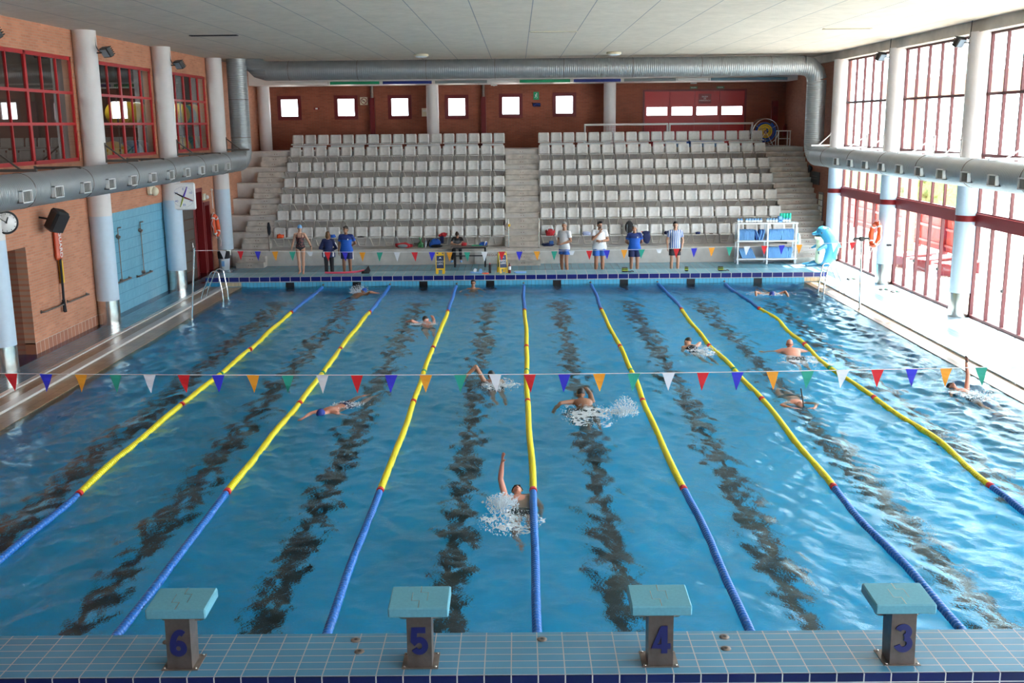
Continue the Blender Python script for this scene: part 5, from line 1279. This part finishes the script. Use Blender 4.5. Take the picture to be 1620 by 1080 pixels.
def arm_fwd(s): return {'el'+s: ((.20 if s == 'R' else -.20), .02, 1.72), 'wr'+s: ((.17 if s == 'R' else -.17), -.02, 1.98), 'hd'+s: ((0, -.1, 1), (0, -1, 0))}
def arm_low(s): return {'el'+s: ((.24 if s == 'R' else -.24), -.20, 1.22), 'wr'+s: ((.16 if s == 'R' else -.16), -.42, 1.10), 'hd'+s: ((0, -.6, -.6), (0, .6, -.6))}
def arm_recover(s):
    k = 1 if s == 'R' else -1
    return {'el'+s: (k*.42, .17, 1.36), 'wr'+s: (k*.52, .04, 1.58), 'hd'+s: ((k*.1, -.3, 1), (0, -1, 0))}
def swimmer(label, x, y, z, heading, pose, skin, supine=False, pitch=0, **kw):
    """heading: direction of the head in the plan, radians from +y"""
    if supine: rot = (Matrix.Rotation(heading, 4, 'Z') @ Matrix.Rotation(SU+pitch, 4, 'X')).to_euler()
    else: rot = (Matrix.Rotation(heading+math.pi, 4, 'Z') @ Matrix.Rotation(PR_+pitch, 4, 'X')).to_euler()
    q = dict(legsA); q.update(pose)
    H = kw.get('H', 1.75); m = rot.to_matrix() @ Vector((0, 0, 1.45*H/1.8))
    return person(label, (x-m.x, y-m.y, z-m.z), rot, q, skin=skin, hair=None, vox=.011, **kw)
def pr(*a):
    d = {}
    for k in a: d.update(k)
    return d
# 1 lane at the far left, blue cap
swimmer('swimmer in bright blue cap raising a splash near the far left wall', -5.1, 23.25, -.03, -.35, pr(arm_recover('L'), arm_low('R'), dict(head=(0, -.5, .6))), 'brown', cap='blue', bottom=('trunks', 'rubber'), pitch=-.26)
splash(-5.15, 23.55, .32, .35, .38, 200, 'white splash around the swimmer in the bright blue cap', 2)
swimmer('swimmer in black cap with one shoulder out, third lane from the left', -2.50, 18.2, -.04, .15, pr(arm_fwd('L'), arm_recover('R'), dict(head=(0, -.4, -.5))), 'pink', cap='black', bottom=('trunks', 'rubber'), pitch=-.26)
splash(-2.55, 18.1, .5, .3, .10, 130, 'low splash around the black capped swimmer in the third lane', 3)
person('dark haired man with goggles resting upright at the far wall', (-1.50, 24.35, -1.42), (0, 0, 0), dict(elR=(.34, -.15, 1.30), wrR=(.42, -.42, 1.25), elL=(-.34, -.15, 1.30), wrL=(-.42, -.42, 1.25), head=(0, 0, 0)), H=1.74, skin='tan', hair=('black', 'short'), goggles=True, bottom=('trunks', 'rubber'))
swimmer('swimmer in navy cap heading towards the camera in the third lane', -3.62, 9.45, -.03, math.pi-.45, pr(arm_fwd('L'), arm_low('R'), dict(head=(0, -.1, 0))), 'pink', cap='navyblue', bottom=('trunks', 'navy'), pitch=-.08)
splash(-3.35, 9.8, .35, .3, .08, 90, 'small splash behind the navy capped swimmer', 4)
swimmer('swimmer with bent arm lifted behind the white pennant left of the middle rope', -.55, 11.7, -.03, .12, pr(arm_low('L'), {'elR': (.36, .34, 1.52), 'wrR': (.60, .10, 1.50), 'hdR': ((.3, -.8, 0), (0, -.3, -1))}, dict(head=(0, -.3, -.3))), 'tan', cap='black', bottom=('trunks', 'rubber'), pitch=-.22)
splash(-.40, 11.2, .4, .45, .20, 200, 'splash around the swimmer left of the middle rope', 5)
swimmer('broad swimmer in black cap swimming away right of the middle rope', 1.22, 10.0, .0, .10, pr(arm_fwd('L'), {'elR': (.44, .06, 1.30), 'wrR': (.60, -.06, 1.12), 'hdR': ((.4, -.3, -1), (0, -1, 0))}, dict(head=(0, -.55, 0))), 'brown', cap='black', bottom=('shorts', 'rubber'), pitch=-.24, thick=1.15, wide=1.12, H=1.82)
splash(1.95, 9.1, .26, .3, .42, 300, 'tall white splash beside the broad swimmer', 6)
splash(1.3, 9.0, .6, .8, .06, 200, 'flat foam trailing the broad swimmer', 16)
# backstroke in the centre lane near the camera
swimmer('backstroke swimmer with goggles raising one arm beside the middle rope', -.03, 4.85, -.05, .08, {'elL': (-.26, -.30, 1.52), 'wrL': (-.23, -.56, 1.56), 'hdL': ((.02, -1, .05), (1, 0, .3)), 'elR': (.30, .12, 1.22), 'wrR': (.30, .22, 1.0), 'head': (0, -.12, 0)}, 'pink', supine=True, goggles=True, cap='rubber', bottom=('trunks', 'rubber'), pitch=.24, H=1.80)
splash(-.26, 4.35, .24, .34, .22, 420, 'white splash over the backstroke swimmer', 7)
splash(-.15, 3.75, .45, .5, .07, 220, 'foam trailing behind the backstroke swimmer', 8)
swimmer('swimmer in black cap and dark suit right of the fifth rope', 4.12, 14.9, -.02, .22, pr(arm_low('R'), {'elL': (-.30, .05, 1.55), 'wrL': (-.26, -.12, 1.72)}, dict(head=(0, -.5, .5))), 'fair', cap='black', pitch=-.22, fem=1, top=('suit', 'rubber'))
splash(4.35, 14.3, .4, .7, .12, 230, 'splash behind the swimmer in the dark suit', 9)
swimmer('bald breaststroke swimmer with broad pink back and goggle strap', 6.38, 14.3, .03, -.02, {'elR': (.40, -.06, 1.44), 'wrR': (.58, -.16, 1.50), 'hdR': ((.5, 0, .6), (0, -1, 0)), 'elL': (-.40, -.06, 1.44), 'wrL': (-.58, -.16, 1.50), 'hdL': ((-.5, 0, .6), (0, -1, 0)), 'head': (0, -1.15, 0)}, 'pink', goggles=True, bottom=('shorts', mat('dark patterned trunks', (.03, .03, .04), .8, noise=.8, nscale=40)), pitch=-.30, thick=1.2, wide=1.28, H=1.80)
splash(6.5, 13.2, .7, .6, .06, 160, 'foam trailing behind the bald swimmer', 10)
def snorkel(t, V, Hm):
    q = MB(); q.tube(fillet([(.0, -.115, .045), (.03, -.14, .05), (.05, -.06, .20), (.045, .06, .44)], .04), .012, 8); q.v = [tuple(Hm @ Vector(v)) for v in q.v]; q.build('snorkel', 'black', t)
swimmer('swimmer face down with black centre snorkel and arms rounded forward', 5.37, 9.9, -.075, math.pi, {'elR': (.34, .0, 1.62), 'wrR': (.22, -.03, 1.88), 'hdR': ((-1, 0, .3), (0, -1, 0)), 'elL': (-.34, .0, 1.62), 'wrL': (-.22, -.03, 1.88), 'hdL': ((1, 0, .3), (0, -1, 0)), 'head': (0, .1, 0)}, 'pink', pitch=-.20, bottom=('trunks', 'rubber'),
        extras=lambda t, V, Hm: MB().tube([t_ for t_ in [(0.04, -.02, 1.78), (.03, .10, 1.76), (-.0, .34, 1.74)]], .013, 8).build('snorkel', 'black', t))
swimmer('butterfly swimmer in navy cap with both elbows out near the far right wall', 7.88, 22.6, -.05, math.pi, {'elR': (.46, .12, 1.52), 'wrR': (.50, -.05, 1.75), 'elL': (-.46, .12, 1.52), 'wrL': (-.50, -.05, 1.75), 'head': (0, -.1, 0)}, 'tan', cap='navyblue', bottom=('trunks', 'rubber'), pitch=-.2)
splash(7.9, 22.5, .8, .4, .08, 160, 'splash around the butterfly swimmer', 11)
swimmer('backstroke swimmer with raised arm in the lane along the right edge', 8.85, 10.7, -.06, .25, {'elR': (.27, -.28, 1.60), 'wrR': (.25, -.50, 1.70), 'hdR': ((0, -1, .2), (-1, 0, 0)), 'elL': (-.30, .12, 1.22), 'wrL': (-.30, .22, 1.0), 'head': (0, -.1, 0)}, 'pink', supine=True, goggles=True, cap='rubber', bottom=('trunks', 'rubber'), pitch=.22)
splash(8.95, 10.1, .4, .5, .10, 150, 'splash around the backstroke swimmer at the right edge', 12)
# ================================================================ THINGS ON THE FAR DECK
def wet_sign(x, y, rz, label):
    t = thing('floor_sign', label, 'sign', (x, y, ZK), rz, 'yellow lane signs on the far kerb'); h = .74
    for s_, nm_ in ((-1, 'front_board'), (1, 'rear_board')):
        T = Matrix.Translation((0, s_*.15, 0)) @ Matrix.Rotation(s_*.19, 4, 'X')
        b = MB(); b.rbox(-.15, -.125, -.012, .012, .0, h, .004, T); b.rbox(.125, .15, -.012, .012, .0, h, .004, T)
        b.rbox(-.15, .15, -.012, .012, .14, .19, .004, T); b.rbox(-.15, .15, -.012, .012, h-.12, h-.08, .004, T); b.rbox(-.15, .15, -.012, .012, h-.02, h, .004, T); b.rbox(-.06, .06, -.010, .010, h-.09, h, .004, T)
        b.rbox(-.15, -.07, -.012, .012, 0, .16, .004, T); b.rbox(.07, .15, -.012, .012, 0, .16, .004, T)
        b.build(nm_, 'yellow', t)
        MB().rbox(-.125, .125, -.008, .008, .19, h-.12, .003, T).build('navy_panel', mat('navy sign panel', (.01, .025, .09), .5), t)
        if s_ < 0:
            o = text_mesh('lettering', 'NADO\nLIBRE', .082, 'white', t, tuple(T @ Vector((0, -.013, .38))), (math.pi/2-.19, 0, 0), .001)
            MB().ell(tuple(T @ Vector((0, -.010, .55))), (.03, .003, .02), 8).tube([T @ Vector((-.05, -.010, .52)), T @ Vector((0, -.010, .535)), T @ Vector((.05, -.010, .52))], .005, 5).build('emblem', 'white', t)
    MB().cyl((-.12, 0, h-.04), (.12, 0, h-.04), .014, 8).build('hinge', 'black', t)
wet_sign(-2.66, 25.5, .02, 'yellow folding sign reading NADO LIBRE with navy panel, left one')
wet_sign(-.55, 25.55, .35, 'yellow folding sign reading NADO LIBRE with navy panel, turned beside the stairs')
# table with things
t = thing('writing_table', 'narrow black table with grey top in front of the seated girl', 'table', (-1.87, 29.35, .05))
MB().rbox(-.66, .72, -.22, .24, .74, .79, .01).build('table_top', mat('grey table top', (.14, .11, .10), .5), t)
for sx in (-.52, .62):
    for sy in (-.18, .2): MB().box(sx-.03, sx+.03, sy-.03, sy+.03, 0, .74).build('leg', 'black', t)
MB().box(-.52, .62, .18, .22, .36, .40).box(-.55, .65, -.20, -.16, .70, .74).build('rail', 'black', t)
def soft(name, cat, label, x, y, z, blobs, m, vox=.02, group=None):
    t = thing(name, label, cat, (x, y, z), 0, group); return t, grow(blobs(MB()), name+'_body', m, t, vox, 3)
def crumple(b, rx, ry, rz, n=9, seed=1):
    rg = random.Random(seed); b.ell((0, 0, rz*.5), (rx*.8, ry*.8, rz*.5), 12)
    for i in range(n): b.ell((rg.uniform(-rx, rx)*.75, rg.uniform(-ry, ry)*.75, rz*rg.uniform(.2, .7)), (rx*rg.uniform(.2, .4), ry*rg.uniform(.2, .45), rz*rg.uniform(.2, .45)), 10)
    b.box(-rx*.7, rx*.7, -ry*.6, ry*.6, 0, rz*.15); return b
t, _ = soft('swim_cap_pile', 'bag', 'red cloth bag on the table in front of the seated girl', -2.05, 29.3, .84, lambda b: crumple(b, .13, .09, .13, seed=2), 'redcloth', .015); MB().tube([(-.05, 0, .12), (0, 0, .17), (.05, 0, .12)], .008, 6).build('cord_loop', 'redcloth', t)
t = thing('folder', 'flat green folder lying on the black table', 'folder', (-1.55, 29.35, .84)); MB().rbox(-.20, .20, -.12, .12, 0, .02, .005).build('cover', 'green', t); MB().box(-.19, .19, -.11, .115, .006, .014).build('paper', 'white', t)
t, _ = soft('blue_bag', 'bag', 'blue and white bag on the right end of the black table', -1.32, 29.35, .84, lambda b: crumple(b, .17, .11, .14, seed=4), 'blue', .015); MB().tube([(.05, -.10, .02), (.08, -.08, .12), (.10, 0, .15), (.12, .08, .12)], .016, 6).build('white_stripe', 'whitecloth', t)
# bags on the ledge and on the seats
t, _ = soft('sports_bag', 'bag', 'red and grey sports bag on the front ledge', -4.45, 30.5, .65, lambda b: crumple(b, .33, .15, .20, seed=5), 'redcloth'); MB().ell((-.02, -.13, .08), (.20, .06, .075), 14).build('grey_end_panel', 'grey', t)
t, _ = soft('carrier_bag', 'bag', 'knotted green plastic bag on the front ledge', -3.78, 30.5, .65, lambda b: crumple(b, .16, .12, .22, seed=6).cap((0, 0, .2), .05, (0, 0, .33), .02), mat('green plastic film', (.03, .16, .06), .4)); MB().tube([(-.03, 0, .30), (-.05, 0, .40)], .018, 6).tube([(.03, 0, .30), (.04, 0, .38)], .018, 6).build('knot', 'green', t)
def bottle(x, y, z, label, m, capm, h=.24, r=.035):
    t = thing('water_bottle', label, 'bottle', (x, y, z)); MB().lathe((0, 0, 0), [(r*.9, 0), (r, .01), (r, h*.45), (r*.88, h*.5), (r, h*.56), (r, h*.78), (r*.45, h*.9), (r*.45, h*.93)], 16).build('bottle_body', m, t)
    MB().lathe((0, 0, h*.93), [(r*.5, 0), (r*.5, h*.05), (r*.25, h*.08), (r*.22, h*.13)], 12).build('cap', capm, t); return t
bottle(-3.58, 30.45, .65, 'clear water bottle beside the knotted green bag', mat('clear bottle', (.5, .55, .6), .1), 'foam_blue')
t, _ = soft('backpack', 'bag', 'royal blue backpack slumped on the front ledge left of the girl', -3.22, 30.55, .65, lambda b: crumple(b, .26, .16, .34, 12, seed=7), 'blue'); MB().ell((.05, -.10, .06), (.24, .08, .06), 12).build('black_base', 'rubber', t); MB().tube([(-.2, -.05, .3), (-.30, -.1, .1), (-.34, -.12, .01)], .018, 6).build('strap', 'rubber', t)
def on_seat(side, i, name, cat, label, m, rx, ry, rz, seed, dx=0, extra=None):
    x = (nL(i) if side == 'L' else nR(i))+dx
    t = thing(name, label, cat, (x, 30.70, .60+.447)); grow(crumple(MB(), rx, ry, rz, seed=seed), name+'_body', m, t, .015, 2)
    if extra: extra(t)
    return t
on_seat('L', 16, 'swim_bag', 'bag', 'orange net bag on the outermost front seat of the left block', 'orange', .15, .11, .16, 11, .05, lambda t: MB().tube([(-.03, 0, .14), (0, 0, .19), (.03, 0, .14)], .008, 6).build('cord', 'orange', t))
on_seat('L', 14, 'towel', 'towel', 'crumpled crimson towel on a front seat right of the woman in swimsuit', 'noodle', .12, .09, .08, 12, -.1)
on_seat('L', 12, 'cloth_bag', 'bag', 'crumpled blue cloth on the front seat behind the person in the jacket', 'blue', .14, .10, .12, 13, -.05)
on_seat('L', 10, 'goggle_case', 'case', 'flat black case on the front seat right of the man in blue polo', 'rubber', .17, .07, .05, 14)
t = on_seat('L', 4, 'rolled_jacket', 'clothes', 'red jacket with navy sleeve hanging from the front seat left of the girl', 'redcloth', .17, .12, .16, 15, 0, lambda t: MB().rbox(-.13, .03, -.19, -.12, -.24, .03, .03).build('hanging_sleeve', 'navy', t))
t = on_seat('R', 0, 'sports_bag', 'bag', 'red sports bag on the first front seat right of the middle stairs', 'redcloth', .22, .16, .26, 16, .12, lambda t: MB().tube(fillet([(-.1, -.1, .2), (-.08, -.12, .33), (.1, -.12, .33), (.12, -.1, .2)], .05), .012, 6).build('handle', 'white', t))
t, _ = soft('shoe_pile', 'bag', 'dark blue bag on the ledge under the red sports bag', 1.15, 30.6, .65, lambda b: crumple(b, .26, .12, .12, seed=17), 'navy'); MB().rbox(.05, .22, -.08, .08, .08, .2, .02).build('patterned_box', 'foam_dark', t)
on_seat('R', 3, 'towel', 'towel', 'patterned blue and white towel on the front seat left of the bearded man', striped('patterned towel', (.55, .6, .75), (.15, .2, .45), 14), .20, .13, .15, 18, -.05)
t = thing('backpack', 'black backpack standing on the front seat behind the man in two tone polo', 'bag', (nR(6)+.0, 30.72, 1.10)); grow(MB().ell((0, 0, .24), (.17, .12, .25), 16).ell((0, -.09, .14), (.12, .07, .13), 14), 'backpack_body', 'rubber', t, .015, 2)
MB().tube([(-.09, -.13, .36), (-.10, -.17, .15), (-.09, -.12, -.05)], .015, 6).build('strap', 'grey', t); MB().tube([(.12, -.10, .3), (.2, -.14, 0), (.19, -.12, -.3)], .012, 6).build('strap', 'rubber', t); MB().tube([(-.03, 0, .48), (0, 0, .53), (.03, 0, .48)], .01, 6).build('top_loop', 'rubber', t)
t = thing('jacket', 'dark navy jacket hanging over the front seat left of the striped jersey', 'clothes', (nR(7)+.08, 30.45, 1.12)); grow(crumple(MB(), .18, .09, .10, seed=20).ell((.03, -.02, -.16), (.16, .05, .22), 14).ell((.05, -.02, -.30), (.10, .04, .10), 12), 'jacket_body', 'navy', t, .015, 2); MB().ell((-.15, -.02, .07), (.03, .02, .02), 8).build('orange_toggle', 'orange', t)
on_seat('R', 9, 'towel', 'towel', 'dark blue towel on the front seat right of the striped jersey', 'navy', .18, .12, .14, 21, -.08)
on_seat('R', 9, 'yellow_cloth', 'cloth', 'yellow cloth beside the dark blue towel on the front row', 'yellow', .09, .08, .07, 22, .19)
on_seat('R', 11, 'beanie', 'cap', 'dark blue cap alone on a front seat left of the rack', 'navy', .11, .10, .10, 23)
on_seat('R', 12, 'sandals', 'shoes', 'small brown items on the front seat beside the rack', 'brown', .10, .05, .03, 24)
t = thing('camera_bag', 'small black bag left on the right stairs', 'bag', (10.75, 32.9, 2.45)); MB().rbox(-.14, .14, -.1, .1, 0, .13, .03).build('bag_body', 'rubber', t); MB().rbox(-.08, .08, -.11, -.1, .03, .10, .01).build('pocket', 'red_dark', t)
t = thing('crumpled_paper', 'small pale crumpled paper on the right stairs', 'paper', (11.2, 32.95, 2.45)); grow(crumple(MB(), .08, .06, .05, seed=30), 'paper_ball', 'cream', t, .01, 1)
# dark leaning post on the left stairs
t = thing('umbrella_stand', 'slim grey post with dark hood at the foot of the left stairs', 'post', (-9.53, 29.93, .61))
MB().tube([(0, 0, 0), (0, 0, 1.1)], .022, 8).build('post', 'steel_dull', t); MB().lathe((.03, 0, .62), [(.02, 0), (.06, .1), (.07, .3), (.03, .5)], 12).build('dark_hood', 'rubber', t)
# bin
t = thing('waste_bin', 'white waste bin with black liner at the left end of the far deck', 'bin', (-11.05, 29.1, .05))
MB().lathe((0, 0, 0), [(.16, 0), (.18, .02), (.21, .45), (.215, .46)], 20).build('bin_body', 'foam_white', t); MB().lathe((0, 0, .43), [(.222, 0), (.225, .06), (.23, .25), (.17, .28), (.10, .22)], 20).build('black_liner', 'rubber', t); MB().box(-.05, .06, -.215, -.20, .15, .35).build('blue_label', 'foam_blue', t)
# kerb items
t = thing('pool_noodle', 'long pink foam noodle lying on the far kerb', 'pool noodle', (-6.02, 25.62, ZK+.034)); MB().tube([(-.62, .1, 0), (-.3, .02, .0), (.1, -.02, .01), (.5, .05, .03), (.72, .12, .06)], .033, 12).build('foam_tube', 'noodle', t); MB().tube([(-.63, .105, 0), (-.615, .1, 0)], .012, 8).build('hollow_end', 'rubber', t)
t = thing('swim_fin', 'black swim fin standing at the end of the pink noodle', 'swim fin', (-5.22, 25.65, ZK)); b = MB(); b.prism([(-.17, 0), (.10, 0), (.15, .10), (.09, .27), (.02, .18), (-.10, .07)], -.03, .03); b.build('fin_blade', 'rubber', t); MB().ell((-.08, 0, .05), (.09, .05, .05), 12).build('foot_pocket', 'black', t)
def kickboard_mesh(L=.42, W_=.28, T_=.034):
    pts = [(-W_/2, -L/2), (W_/2, -L/2)]+[(W_/2*math.cos(a), L/2-W_/2*.7+W_/2*.7*math.sin(a)) for a in np.linspace(0, math.pi, 12)]
    return pts
def flat_board(x, y, z, rz, label, m='foam_blue'):
    o = MB().prism(kickboard_mesh(), 0, .034, 'z').build('kickboard', m); fixn(o); o.location = (x, y, z); o.rotation_euler = (0, 0, rz); tag(o, label, 'kickboard'); return o
flat_board(-1.45, 25.55, ZK, 1.4, 'blue kickboard lying on the far kerb carrying two small pull buoys')
for dx, m, l in ((-.02, 'foam_white', 'white pull buoy on the blue kickboard of the far kerb'), (.17, 'foam_blue', 'blue pull buoy on the blue kickboard of the far kerb')):
    t = thing('pull_buoy', l, 'pull buoy', (-1.46+dx, 25.55, ZK+.034+.055)); MB().cyl((-.0, -.09, 0), (0, .09, 0), .055, 14).build('foam_roll', m, t); MB().cyl((0, -.03, 0), (0, .03, 0), .057, 14).build('band', 'foam_dark', t)
flat_board(.05, 25.5, ZK, 1.5, 'blue kickboard lying alone on the far kerb before the middle stairs')
t = thing('frisbee', 'flat red disc lying on the far kerb beside the dark bottle', 'frisbee', (-1.12, 25.35, ZK)); MB().lathe((0, 0, 0), [(.12, 0), (.13, .01), (.12, .02), (.09, .026)], 24).build('disc', 'orange', t); MB().lathe((0, 0, .02), [(.05, 0), (.05, .008)], 16).build('centre', 'redcloth', t)
bottle(-.97, 25.45, ZK, 'dark drinking bottle with pink cap on the far kerb', 'rubber', 'noodle', .33, .045)
t = bottle(-.30, 25.38, ZK, 'red and white drinking bottle right of the turned yellow sign', 'red', 'rubber', .33, .045); MB().cyl((0, 0, .12), (0, 0, .24), .046, 16).build('white_sleeve', 'white', t)
M['lime'] = mat('lime strap', (.45, .62, .05), .5)
def cuff(x, y, label, w_=.10, strap=True):
    t = thing('ankle_weight', label, 'ankle weight', (x, y, ZK)); MB().rbox(-w_, w_, -.07, .07, 0, .155, .02).build('cuff', 'rubber', t); MB().rbox(-w_-.004, w_+.004, -.074, .074, .05, .075, .003).rbox(-w_-.004, w_+.004, -.074, .074, .11, .12, .003).build('lime_band', 'lime', t)
    if strap: MB().tube([(w_, -.02, .02), (w_+.08, -.04, .015), (w_+.14, 0, .03), (w_+.2, -.03, .015)], .018, 6).build('loose_strap', 'rubber', t)
cuff(3.62, 25.45, 'black and lime aqua cuff on the far kerb at the feet of the polo man')
cuff(5.72, 25.5, 'small black and lime aqua cuff alone near the striped jersey', .055, False)
cuff(6.88, 25.5, 'black and lime aqua cuff with strap before the shelf rack', .085)
# rack with boards
t = thing('shelf_rack', 'white two bay shelf rack holding blue foam boards', 'rack', (8.22, 29.45, .05)); W_ = 2.2; D_ = .5
for x in (.0, 1.1, 2.16):
    for y in (-.2, .25): MB().box(x, x+.06, y, y+.05, 0, 1.54).build('upright', 'alu', t)
for z in (.16, .84, 1.50): MB().rbox(-.03, W_+.05, -.22, .32, z, z+.05, .006).build('shelf', 'alu', t)
rg = random.Random(9)
bd = fixn(MB().prism([(y, z) for z, y in [(v, u) for u, v in kickboard_mesh(.40, .40)]], -.015, .015, 'x').build('kickboard', 'foam_blue')); bd.location = (0, 0, -5)
def rack_boards(x0, n, z, lean, bay, dark=()):
    global bd
    for i in range(n):
        o = bd if bd.get('label') is None else bd.copy()
        if o is not bd: COL.objects.link(o)
        elif o.get('label') is None: pass
        l = lean if not callable(lean) else lean(i)
        o.location = (8.22+x0+.052*i, 29.45+.05, .05+z+.05+.205*math.cos(l)+.002); o.rotation_euler = (0, l, 0)
        tag(o, '%s foam board in the %s bay of the rack, %s from the left' % ('dark blue' if i in dark else 'pale blue', bay, ORD[i+1]), 'kickboard', 'foam boards in the rack')
        if i in dark:
            o.data = o.data.copy(); o.data.materials[0] = M['foam_dark']
rack_boards(.10, 18, .84, lambda i: (0 if i < 11 else (-.35 if i < 14 else .25)), 'upper left', (11, 12, 14, 16))
rack_boards(1.22, 18, .84, lambda i: .22 if i < 9 else .06, 'upper right')
rack_boards(.16, 10, .16, -.42, 'lower left')
rack_boards(1.22, 17, .16, lambda i: 0 if i < 14 else .2, 'lower right')
rg = random.Random(4)
xs_ = [.05, .16]+[.36+.105*i for i in range(6)]+[1.14+.11*i for i in range(4)]+[1.74+.105*i for i in range(3)]
br = None
def roll(x, z, m1, m2, label):
    t = thing('pull_buoy', label, 'pull buoy', (8.22+x, 29.5, .05+1.55+z), 0, 'pull buoys on top of the rack')
    MB().cyl((0, -.12, .058), (0, .12, .058), .050, 14).build('foam_roll', m1, t); MB().cyl((0, -.121, .115), (0, .05, .115), .035, 12).build('second_roll', m2, t)
for i, x in enumerate(xs_): roll(x, 0, 'foam_white', 'foam_blue', 'white and blue pull buoy on the top shelf of the rack, %s from the left' % ORD[i+1])
for i, x in enumerate((1.68, 1.79, 1.90, 2.01)):
    t = thing('foam_roller', 'upright teal foam roller on the top shelf of the rack, %s from the left' % ORD[i+1], 'foam roller', (8.22+x, 29.62, .05+1.55), 0, 'teal rollers on top of the rack'); MB().cyl((0, 0, 0), (0, 0, .32), .052, 14).build('roller', 'foam_teal', t); MB().cyl((0, 0, .318), (0, 0, .322), .02, 10).build('core', 'rubber', t)
t = thing('foam_block', 'flat blue foam block standing on the top shelf of the rack', 'foam block', (8.22+1.60, 29.45, .05+1.55)); MB().rbox(-.07, .07, -.1, .1, 0, .22, .015).build('block', 'foam_blue', t); MB().rbox(-.05, .05, -.104, -.1, .05, .1, .002).build('label_patch', 'foam_dark', t)
t = thing('net_bag', 'pale mesh bag hanging on the right side of the rack', 'bag', (8.22+2.33, 29.45, .9)); grow(MB().ell((0, 0, 0), (.09, .09, .28), 14).cap((-.05, 0, .3), .03, (-.07, 0, .62), .02), 'bag_body', mat('pale mesh', (.50, .60, .58), .7), t, .02, 2); MB().tube([(-.07, 0, .6), (-.09, 0, .72)], .01, 6).build('cord', 'white', t)
for x, m, l in ((.35, 'redcloth', 'red hand paddle lying on the lower left shelf of the rack'), (1.45, 'blue', 'blue hand paddle above the lower right boards of the rack')):
    pass
# dolphin shaped slide
t = thing('dolphin_slide', 'blue fibreglass dolphin with pale belly standing in the far right corner', 'dolphin figure', (11.25, 28.75, .05))
M['dolphin'] = mat('glossy dolphin blue', (.03, .21, .37), .25, coat=.4); M['belly'] = mat('pale green belly', (.52, .62, .44), .35)
b = MB(); P_ = [((.05, 0, .10), .26), ((.22, 0, .35), .33), ((.28, 0, .65), .35), ((.22, 0, .95), .32), ((.08, 0, 1.18), .26), ((-.02, 0, 1.25), .22)]
for (p0, r0), (p1, r1) in zip(P_, P_[1:]): b.cap(p0, r0, p1, r1, 18)
b.cap((-.05, 0, 1.22), .15, (-.36, 0, 1.17), .055, 12)                      # upper jaw
b.cap((.15, 0, .10), .18, (-.35, .0, .08), .10, 12).cap((-.3, .05, .06), .10, (-.62, .25, .03), .04, 10).cap((-.3, -.05, .06), .10, (-.62, -.2, .03), .04, 10)   # tail
b.cap((.55, 0, .80), .10, (.70, 0, .66), .03, 8)
b.cap((.0, -.25, .75), .09, (-.25, -.36, .62), .04, 10).cap((.0, .25, .75), .09, (-.28, .36, .62), .04, 10)
grow(b, 'dolphin_body', 'dolphin', t, .025, 5)
b = MB(); b.cap((-.12, 0, 1.00), .10, (-.26, -.02, 1.05), .05, 12).cap((-.08, 0, .9), .14, (-.03, 0, .55), .19, 14).cap((-.03, 0, .55), .19, (-.08, 0, .22), .16, 14)
o = grow(b, 'pale_belly', 'belly', t, .02, 5); o.location = (-.04, -.12, .0)
for q in (-.20, .20): MB().ell((-.10, q, 1.22), (.03, .02, .03), 10).build('eye', 'black', t)
MB().ell((-.21, -.075, 1.085), (.10, .05, .025), 10).build('mouth', 'black', t)
MB().tube([(-.20, -.30, .55), (-.22, -.31, .50), (-.19, -.30, .47)], .018, 6).build('belly_mark', 'navy', t)
# sandals by the glass
def sandals(x, y, label, n=2):
    t = thing('sandals', label, 'shoes', (x, y, .05))
    for k in range(n):
        c = -.09+.18*k
        MB().rbox(c-.045, c+.045, -.13+.05*k, .13+.05*k, 0, .025, .012).build('sole', 'rubber', t); MB().tube([(c-.045, .02, .02), (c, .03, .07), (c+.045, .02, .02)], .014, 6).build('strap', 'green' if k else 'rubber', t)
sandals(11.25, 25.2, 'dark sandals on the right deck just beyond the life ring column'); sandals(11.55, 22.9, 'dark sandals on the right deck in front of the glass'); sandals(11.75, 22.45, 'green and dark sandals against the frame of the glass wall')
t = thing('floor_squeegee', 'slim pole with dark head leaning on the middle right column', 'squeegee', (11.95, 23.85, .05)); MB().tube([(0, 0, 0), (.05, .12, 1.3)], .014, 6).build('handle', 'white', t); MB().box(-.02, .12, .06, .14, 1.27, 1.33).build('head', 'rubber', t)
